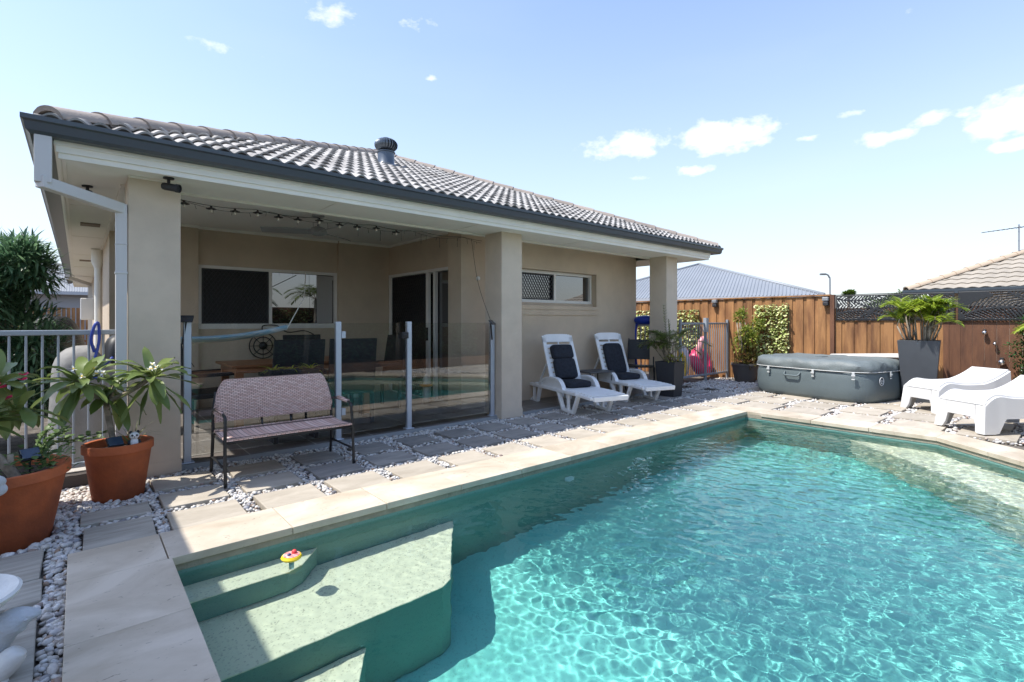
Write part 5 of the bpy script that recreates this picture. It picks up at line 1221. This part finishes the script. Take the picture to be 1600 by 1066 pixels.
# ------------------------------------------------------------------ moulded white lounge chairs
def moulded(label, loc, rz):
    t = thing('lounge_chair', label, 'lounge chair', loc, rz, 'moulded white lounge chairs at the right')
    # local: +x towards the back of the chair, width along y. top shell
    Lc, Wc = 1.08, .25
    def topz(s_): return .40 - .10 * max(0, 1 - s_ / .20) ** 2 + .02 * math.exp(-((s_ - .14) / .14) ** 2) - .012 * math.sin(PI * min(1, max(0, (s_ - .1) / .6))) + .17 * max(0, (s_ - .62) / .38) ** 1.5
    def fn(u, v):
        s_ = v; y = -1 + 2 * u
        x = Lc * s_; z = topz(s_) - .045 * (1 - abs(y) ** 2.2) * math.sin(PI * min(1, s_ * 1.05)) ** .5 * (1 if s_ > .06 else .4)
        return (x, y * Wc, z)
    m = MB(); m.sheet(fn, 15, 30, .035)
    m.build('seat_shell', white_gl, t, smooth=50)
    for s_ in (-1, 1):                       # side skirt with legs: one continuous curved panel each
        ys = Wc * s_; P = []; n_ = 60
        m = MB(); vs = []; th = .03
        for i in range(n_ + 1):
            f_ = i / n_; x = Lc * f_; zt = topz(f_) + .004
            e_ = .03 if f_ < .12 else (.03 + .19 * min(1, (f_ - .12) / .07) if f_ < .80 else (.22 - .19 * min(1, (f_ - .80) / .07)))
            zb = 0.0 if f_ < .13 else (min(1, (f_ - .13) / .08) * .165 if f_ < .78 else .165 * (1 - min(1, (f_ - .78) / .07)) if f_ < .90 else 0)
            fl = .035 * (1 - 1)
            vs += [(x, ys + s_ * (.012 + .03), zb) if False else (x - (.035 if f_ < .12 else 0) * (1 - 0), ys + s_ * .045, zb), (x, ys + s_ * .022, zt - .012), (x, ys - s_ * .018, zt), (x - (.035 if f_ < .12 else 0), ys + s_ * .02, zb)]
        fs = [];
        for i in range(n_):
            a = 4 * i; b_ = a + 4; fs += [(a, b_, b_ + 1, a + 1), (a + 1, b_ + 1, b_ + 2, a + 2), (a + 2, b_ + 2, b_ + 3, a + 3), (a + 3, b_ + 3, b_, a)]
        fs += [(0, 1, 2, 3), (4 * n_, 4 * n_ + 3, 4 * n_ + 2, 4 * n_ + 1)]; m.add(vs, fs); m.build('side', white_gl, t, smooth=40)
    m = MB(); vs = []; n_ = 40                # front apron with an arch between the feet
    for i in range(n_ + 1):
        y = -1 + 2 * i / n_; zb = .17 * min(1, max(0, (.66 - abs(y)) / .16)); zb = zb if abs(y) < .66 else 0
        vs += [(-.035 if zb < .05 else -.012, y * (Wc + .044), zb), (-.004, y * (Wc + .018), topz(0) + .010), (.034, y * (Wc + .008), topz(.031) + .016), (.0 if zb < .05 else .02, y * (Wc + .044), zb)]
    fs = []
    for i in range(n_):
        a = 4 * i; b_ = a + 4; fs += [(a, b_, b_ + 1, a + 1), (a + 1, b_ + 1, b_ + 2, a + 2), (a + 2, b_ + 2, b_ + 3, a + 3), (a + 3, b_ + 3, b_, a)]
    fs += [(0, 1, 2, 3), (4 * n_, 4 * n_ + 3, 4 * n_ + 2, 4 * n_ + 1)]; m.add(vs, fs); m.build('front_apron', white_gl, t, smooth=40)
    return t
moulded('glossy white moulded lounge chair beside the grey palm planter', (8.96, 1.64, 0), R(-35))
moulded('glossy white moulded lounge chair nearest the right edge of the picture', (7.68, 1.04, .012), R(-35))
# bits at the right fence foot
t = thing('bromeliad_pot', 'orange and teal painted bowl with reddish spiky plant beside the spa', 'potted plant', (10.75, 2.35, -.03)); MB().lathe([(.09, 0), (.15, .12), (.16, .2), (.15, .21), (.14, .16)], seg=24).build('pot', mat('painted_teal', (.05, .22, .24), .5, col2=(.45, .12, .03), vscale=6, var=.1), t, smooth=40)
MB().lathe([(.162, .15), (.166, .2), (.16, .205)], seg=24).build('rim', mat('orange_glaze', (.75, .25, .03), .4), t, smooth=True)
lm = MB(); [leaf(lm, (0, 0, .17), (math.cos(k), math.sin(k), rnd.uniform(.4, 1.6)), .24, .022, .5, .3, 5, 2) for k in range(34)]; lm.build('leaves', leafmat('bronze_leaf', (.10, .04, .02), (.35, .16, .08), .3, .5), t, fix=False)
t = thing('brown_pot', 'tapered tan wooden pot half hidden under the nearest white chair', 'pot', (9.15, .45, -.03)); taperpot(t, .34, .24, .30, mat('tan_wood', (.42, .25, .13), .7))
t = thing('stone_block', 'dark grey square block behind the nearest white chair leg', 'block', (9.0, .05, -.03)); MB().box((-.2, -.2, 0), (.2, .2, .32)).build('block', slate_pot, t, bevel=.01)

# ------------------------------------------------------------------ porch contents
DT = thing('dining_table', 'brown slatted timber outdoor dining table on the porch', 'table', (2.15, 6.75, .025)); b = MB(); brown = mat('brown_timber', (.28, .12, .05), .4, var=.2, vscale=3, stretch=(1, 6, 1))
for k in range(9): b.box((-.85, -.45 + .101 * k, .70), (.85, -.45 + .101 * k + .092, .725))
b.build('tabletop', brown, DT); MB().box((-.8, -.4, .63), (.8, .4, .698)).build('apron', brown, DT)
for x in (-.76, .76):
    for y in (-.36, .36): MB().box((x - .04, y - .04, 0), (x + .04, y + .04, .63)).build('leg', brown, DT)
def wchair():
    t = thing('wicker_chair', '', 'chair', (0, 0, 0)); 
    MB().sheet(lambda u, v: (-.27 + .54 * u + .0 * v, .26 + .10 * v, .40 + .62 * v + .0), 10, 8, .035).build('backrest', wk2, t, smooth=40)
    MB().box((-.27, -.26, .36), (.27, .26, .42)).build('seat', wk2, t, bevel=.01)
    for x in (-.25, .25):
        for y in (-.24, .24): MB().box((x - .02, y - .02, 0), (x + .02, y + .02, .36)).build('leg', wk2, t)
        MB().box((x - .025, -.24, .60), (x + .025, .26, .64)).build('armrest', wk2, t)
    return t
W0 = wchair(); W0.location = (1.13, 6.75, .025); W0.rotation_euler = (0, 0, R(100)); W0['label'] = 'black wicker chair at the left end of the porch table'; W0['group'] = 'black wicker chairs around the porch table'
for (x, y, rz_, lb) in ((1.85, 6.08, 180, 'black wicker chair with its back to the glass left of the hinge post'), (2.5, 6.05, 172, 'black wicker chair with its back to the glass beside the hinge post'), (2.55, 7.45, 0, 'black wicker chair on the far side of the porch table'), (3.2, 6.7, -88, 'black wicker chair at the right end of the porch table')):
    dup(W0, (x, y, .025), R(rz_), lb)
HM = thing('hammock', 'pale blue and white fabric hammock slung across behind the glass fence', 'hammock', (1.2, 5.9, 1.05))
hk = MB(); hk.sheet(lambda u, v: (-.62 + 1.15 * u, -.22 + .12 * u + (.16 * math.sin(PI * min(1, u + .15)) + .03) * (v - .5) * 2, .0 + .11 * (u ** 2.2) - .02 * math.sin(PI * u) + .05 * (v - .5) ** 2 * 4), 30, 8, .012)
hk.build('fabric', mat('hammock_cloth', (.25, .42, .52), .8, col2=(.62, .62, .58), vscale=5, stretch=(.2, 5, 6)), HM, smooth=True)
MB().tube([(.53, -.10, .11), (.95, .6, .5), (1.5, 2.2, .95)], .006, 6).build('rope', cream, HM)
TP = thing('planter_trough', 'dark trough of yellow green bromeliads just behind the glass', 'planter', (1.70, 5.45, .025)); TP.scale = (1, 1, 1.18); MB().box((-.26, -.11, .38), (.26, .11, .62)).build('box', mat('black_pot', (.028, .03, .036), .5), TP, bevel=.01)
for x in (-.2, .2): MB().box((x - .02, -.09, 0), (x + .02, .09, .38)).build('leg', blackpl, TP)
lm = MB()
for cx_2 in (-.2, -.03, .17):
    for k in range(16): leaf(lm, (cx_2, 0, .60), (math.cos(k * 2.4), math.sin(k * 2.4), rnd.uniform(.25, 1.1)), rnd.uniform(.12, .2), .022, .7, .3, 5, 2)
lm.build('leaves', leafmat('brom_leaf', (.35, .48, .05), (.80, .78, .14), .4, .4), TP, fix=False)
WA = thing('wheel_wall_art', 'black iron wheel and scroll wall art under the porch window', 'wall art', (2.12, 8.235, .88)); m = MB(Matrix.Rotation(R(90), 4, 'X'))
for rr in (.19, .13): m.grid(lambda u, v, rr=rr: ((rr + .008 * math.cos(2 * PI * v)) * math.cos(2 * PI * u), (rr + .008 * math.cos(2 * PI * v)) * math.sin(2 * PI * u), .008 * math.sin(2 * PI * v)), 32, 7, True)
m.ball((0, 0, 0), .06, sz=.4)
for k in range(8): m.bar((.05 * math.cos(k * PI / 4), .05 * math.sin(k * PI / 4), 0), (.19 * math.cos(k * PI / 4), .19 * math.sin(k * PI / 4), 0), .008)
m.tube(smoothpath([(.0, .19, 0), (.0, .30, 0), (.2, .30, 0), (.35, .2, 0), (.6, .22, 0), (.75, .16, 0)], 5), .008, 6); m.build('ironwork', black_m, WA, smooth=40)
t = thing('bucket', 'white plastic bucket on the porch tiles by the door', 'bucket', (3.35, 7.85, .025)); MB().lathe([(.12, 0), (.125, .005), (.16, .30), (.17, .30), (.17, .315), (.155, .315), (.15, .28)], seg=28).build('pail', white_pl, t, smooth=40); MB().tube([(.17 * math.cos(a), .02, .3 - .12 * math.sin(a)) for a in [PI * k / 12 for k in range(13)]], .004, 6).build('handle', alu, t)
t = thing('garden_ornament', 'small orange and white garden ornament beside the sliding door', 'ornament', (3.98, 6.62, .025)); MB().lathe([(.05, 0), (.06, .1), (.045, .3), (.055, .34), (.03, .4), (.0001, .45)], seg=18).build('figure', mat('orna_white', (.6, .55, .5), .5), t, smooth=True); MB().lathe([(.06, .24), (.10, .25), (.10, .27), (.05, .28)], seg=18).build('ledge', MATS['orange_glaze'], t, smooth=True)
# ceiling fan
CF = thing('ceiling_fan', 'white three bladed ceiling fan hanging from the porch ceiling', 'ceiling fan', (2.27, 6.35, CZ))
fm = mat('fan_grey', (.30, .31, .32), .4)
MB().lathe([(.075, 0), (.075, -.03), (.02, -.045), (.02, -.045)], seg=24).build('canopy', fm, CF, smooth=40); MB().tube([(0, 0, -.04), (0, 0, -.17)], .014, 10).build('rod', fm, CF, smooth=True)
MB().lathe([(.03, -.15), (.08, -.17), (.105, -.20), (.105, -.235), (.06, -.26), (.0001, -.265)], seg=28).build('motor', fm, CF, smooth=50)
for a in (R(155), R(275), R(35)):
    M_ = Matrix.Rotation(a, 4, 'Z') @ Matrix.Translation((0, 0, -.215)); MB(M_).sheet(lambda u, v: (.08 + .57 * u, (-.5 + v) * (.11 + .03 * math.sin(PI * u)), .022 * (v - .5) * 2), 12, 4, .008).build('blade', fm, CF, smooth=40)
# string lights
LT = thing('string_lights', 'black cable of small shaded bulbs strung along the porch beam', 'string lights', (.7, 5.42, 2.36))
pts = []; xs_ = [0, .16, .40, .62, .82, 1.02, 1.20, 1.40, 1.60, 1.84, 2.04, 2.3, 2.55, 2.85, 3.15, 3.4]
lampx = [.03, .245, .445, .645, .84, 1.03, 1.25, 1.47, 1.67, 1.90, 2.15]
for i in range(70): x = 3.42 * i / 69; pts.append((x, .0, .0 - .022 * abs(math.sin(x * PI / .62)) - .01))
MB().tube(pts, .003, 5).build('cable', black_m, LT)
pts = [(3.42 * i / 89, .02, .01 - .05 * abs(math.sin(3.42 * i / 89 * PI / .78)) - .02) for i in range(90)]; fc = MB().tube(pts, .002, 4)
for i in range(3, 88, 4): fc.bar(pts[i], (pts[i][0] + rnd.uniform(-.02, .02), .02, pts[i][2] - rnd.uniform(.02, .07)), .003)
for i in range(44, 88, 7): fc.bar(pts[i], (pts[i][0], .02, pts[i][2] - .12), .003)
fc.build('fairy_cable', black_m, LT)
for x in lampx:
    z = -.022 * abs(math.sin(x * PI / .62)) - .012; sh = MB().lathe([(.008, .0), (.012, -.012), (.045, -.026), (.044, -.029), (.008, -.018)], (x, 0, z), 14).build('lamp_shade', black_m, LT, smooth=40); MB().ball((x, 0, z - .045), .014, sz=1.3, seg=10, rings=8).build('bulb', mat('clear_bulb', (.55, .52, .45), .1), sh, smooth=True)
# security cameras under the eave
for (x, y, rz_, lb) in ((.55, 4.86, 50, 'black bullet security camera on the soffit right of the corner column'), (.06, 5.6, 200, 'black bullet security camera on the side soffit behind the downpipe')):
    t = thing('security_camera', lb, 'camera', (x, y, SZ), R(rz_), 'black security cameras under the eave')
    MB().lathe([(.038, 0), (.038, -.012), (.012, -.016), (.012, -.05)], seg=18).build('mount', blackpl, t, smooth=40)
    m = MB(Matrix.Translation((0, 0, -.075)) @ Matrix.Rotation(R(100), 4, 'X')); m.lathe([(.0001, -.05), (.026, -.045), (.03, -.03), (.03, .06), (.034, .062), (.034, .085), (.026, .085), (.024, .075), (.0001, .075)], seg=20); m.build('housing', blackpl, t, smooth=40)
# solar panels clipped to the glass fence posts
for (x, y, z, rz_, lb) in ((.70, 5.10, 1.27, -20, 'black solar panel on a stake at the left end of the glass fence'), (3.98, 5.02, 1.235, 30, 'black solar panel on a stake leaning at the right end glass post')):
    t = thing('solar_light', lb, 'solar light', (x, y, z), R(rz_), 'solar panels at the ends of the glass fence')
    MB().obox((0, 0, 0), (.055, 0, 0), (0, .028, .026), (0, -.005, .006)).build('panel', mat('solar_dark', (.02, .025, .035), .2, spec=.7), t, bevel=.004); MB().bar((.0, .02, -.01), (.05 if rz_ > 0 else -.03, .02, -.22), .016).build('stake', blackpl, t)
    MB().tube(smoothpath([(.0, .03, 0), (.03, .06, -.15), (.0, .05, -.3), (.05, .06, -.42)], 5) if rz_ < 0 else smoothpath([(0, .02, .02), (.02, .2, .5), (.03, .3, 1.08)], 5), .003, 5).build('wire', blackpl, t)
t = thing('wall_sensor', 'small white round sensor on the wall beside the middle column', 'sensor', (4.33, 5.795, 1.86)); m = MB(Matrix.Rotation(R(90), 4, 'X')); m.lathe([(.03, 0), (.03, .02), (.02, .035), (.0001, .04)], seg=20); m.build('dome', white_pl, t, smooth=40)

# ------------------------------------------------------------------ pool thermometer float
FT = thing('pool_thermometer', 'floating yellow and pink disc thermometer on the pool surface', 'pool float', (.90, 2.93, WL - .01))
def disc(r, z0, z1, m, name, seg=30): return MB().lathe([(r * .9, z0), (r, (z0 + z1) / 2), (r * .9, z1), (.0001, z1 + .002)], seg=seg).build(name, m, FT, smooth=40)
tl = Matrix.Rotation(R(-10), 4, 'X')
disc(.055, .03, .05, mat('yellow_foam', (.85, .60, .02), .5), 'disc'); disc(.044, .05, .056, mat('pink_foam', (.80, .45, .42), .5, col2=(.75, .08, .08), vscale=40, var=.05), 'top')
MB().ball((.015, .0, .063), .014).build('knob', mat('red_foam', (.75, .06, .06), .4), FT, smooth=True); MB().ball((-.015, -.01, .06), .011, sz=.6).build('motif', mat('navy_foam', (.02, .04, .15), .4), FT, smooth=True)
MB().tube([(0, 0, .03), (0, 0, -.07)], .014, 12).build('tube', mat('clear_blue', (.35, .6, .7), .2), FT, smooth=True)
# ------------------------------------------------------------------ stone bird bath with dolphins, bottom left
BBt = thing('bird_bath', 'white stone bird bath bowl carried by carved dolphins at the bottom left', 'bird bath', (-.355, 2.60, -.035)); BBt.scale = (.95, .95, .66)
stn = mat('cast_stone', (.50, .52, .54), .85, var=.1, vscale=9, bump=.6, bscale=60); stw = mat('white_stone', (.72, .70, .66), .7, var=.1, vscale=7, bump=.3, bscale=50)
MB().lathe([(.0001, .36), (.09, .37), (.17, .41), (.205, .455), (.21, .475), (.20, .485), (.185, .475), (.16, .44), (.09, .41), (.0001, .40)], seg=44).build('bowl', stw, BBt, smooth=50)
MB().lathe([(.17, 0), (.17, .03), (.12, .05), (.06, .08), (.055, .2), (.06, .34), (.08, .37)], seg=28).build('pedestal', stn, BBt, smooth=50)
m = MB()
P = smoothpath([(-.02, -.02, .04), (.06, -.03, .10), (.12, -.04, .20), (.155, -.05, .275), (.195, -.055, .315), (.235, -.06, .325), (.265, -.062, .318)], 4)
rr = [.03, .04, .05, .055, .06, .064, .066, .066, .064, .062, .06, .06, .06, .062, .064, .064, .062, .058, .052, .044, .036, .030, .024, .018, .010][:len(P)]
m.tube(P, rr, 16); m.ball((.225, -.115, .335), .007); m.build('dolphin', stn, BBt, smooth=True)
m = MB(); P = smoothpath([(.05, -.08, .02), (.11, -.10, .05), (.16, -.11, .11), (.19, -.12, .17), (.21, -.12, .19)], 4); m.tube(P, [.03 + .02 * math.sin(PI * i / (len(P) - 1)) for i in range(len(P))], 14); m.ball((.14, -.13, .04), .045); m.ball((.17, -.11, .02), .035); m.build('dolphin', stw, BBt, smooth=True)
t = thing('stone_dolphin', 'grey carved stone fish tail at the left edge in front of the large pot', 'statue', (-.51, 3.78, -.06)); m = MB(); P = smoothpath([(0, 0, 0), (.03, -.02, .18), (.06, -.02, .34), (.13, -.03, .44), (.18, -.03, .47)], 4); m.tube(P, [.06, .06, .055, .05, .05, .045, .045, .04, .04, .04, .045, .045, .05, .05, .045, .03, .012][:len(P)], 14); m.build('body', stn, t, smooth=True)
t2 = MB(); t2.ball((.17, -.03, .47), .055, sx=1.0, sy=.45, sz=.7); t2.ball((.19, -.03, .43), .04, sx=1.0, sy=.4, sz=.9); t2.build('fin', stn, t, smooth=True)

# ------------------------------------------------------------------ what stands on the near side of the pool (seen in reflections)
structure(MB().box((-3, -8, -.044), (14, -1.95, .16)).build('garden_bed', soil_m))
t = thing('sleeper_wall', 'low timber sleeper retaining wall behind the near edge of the pool', 'retaining wall', (4, -1.92, 0)); b = MB()
for k in range(6): b.box((-7 + 2.4 * k, -.03, -.044), (-7 + 2.4 * k + 2.39, .02, .20))
b.build('sleepers', mat('sleeper', (.34, .18, .10), .8, var=.2, vscale=3), t)
t = thing('hedge_fence', 'leafy green screen fence on the near side of the pool', 'fence', (4, -2.6, 0)); MB().box((-8, -.05, .1), (8, .0, 1.75)).build('boards', timber_d, t)
lm = MB()
for k in range(7000): leaf(lm, (rnd.uniform(-4.5, 5.5), rnd.uniform(.0, .14), rnd.uniform(.25, 1.7)), (rnd.uniform(-1, 1), 1, rnd.uniform(-.6, .6)), .12, .06, .4, .2, 2, 1)
lm.build('leaves', leafmat('screen_leaf', (.05, .10, .03), (.30, .36, .16), .3, .5), t, smooth=True, fix=False)
for (x, y) in ((6.6, -2.2), (4.2, -2.3), (2.6, -2.25)):
    t = thing('garden_palm', 'garden palm growing in the bed near x %.0f metres' % x, 'palm', (x, y, .15)); t['label'] = {6.6: 'tall garden palm at the right end of the near bed', 4.2: 'tall garden palm in the middle of the near bed', 2.6: 'tall garden palm at the left end of the near bed'}[x]
    lm = MB(); sm_ = MB(); sm_.tube([(0, 0, 0), (.05, 0, 1.9)], [.07, .05], 10)
    for k in range(16): a = k * 2.4; frond(lm, sm_, (.05, 0, 1.9), (math.cos(a), math.sin(a), rnd.uniform(.2, 1.3)), rnd.uniform(1.0, 1.4), 22, .38, 1.4, .035)
    lm.build('fronds', palm_dk, t, smooth=True, fix=False); sm_.build('trunk', bark_m, t, smooth=True)
# distant trees over the fence
for (u, v, tt, w_, lb) in ((1326, 455, 42, .35, 'tiny lone treetop beyond the fence beside the street lamp'), (1378, 462, 45, 1.6, 'low distant tree line left of the beige roof'), (1410, 452, 36, 1.1, 'rounded distant tree crown touching the beige roof')):
    d_ = FWD * tt + RGT * tt * (u - 800) / 789.36; z = 1.25 + tt * (502 - v) / 789.36
    t = thing('distant_tree', lb, 'tree', (d_.x, d_.y, 0)); lm = MB(); leafcloud(lm, [(rnd.uniform(-w_, w_) * .7, rnd.uniform(-w_, w_) * .7, z - w_ * rnd.uniform(.35, .8), w_ * .5, w_ * .5, w_ * .35) for k in range(9)], 900, .22, .14, .3, 1, .1, 2); lm.build('crown', shrub_leaf, t, fix=False); MB().tube([(0, 0, 0), (0, 0, z - w_ * .6)], .12, 8).build('trunk', bark_m, t)
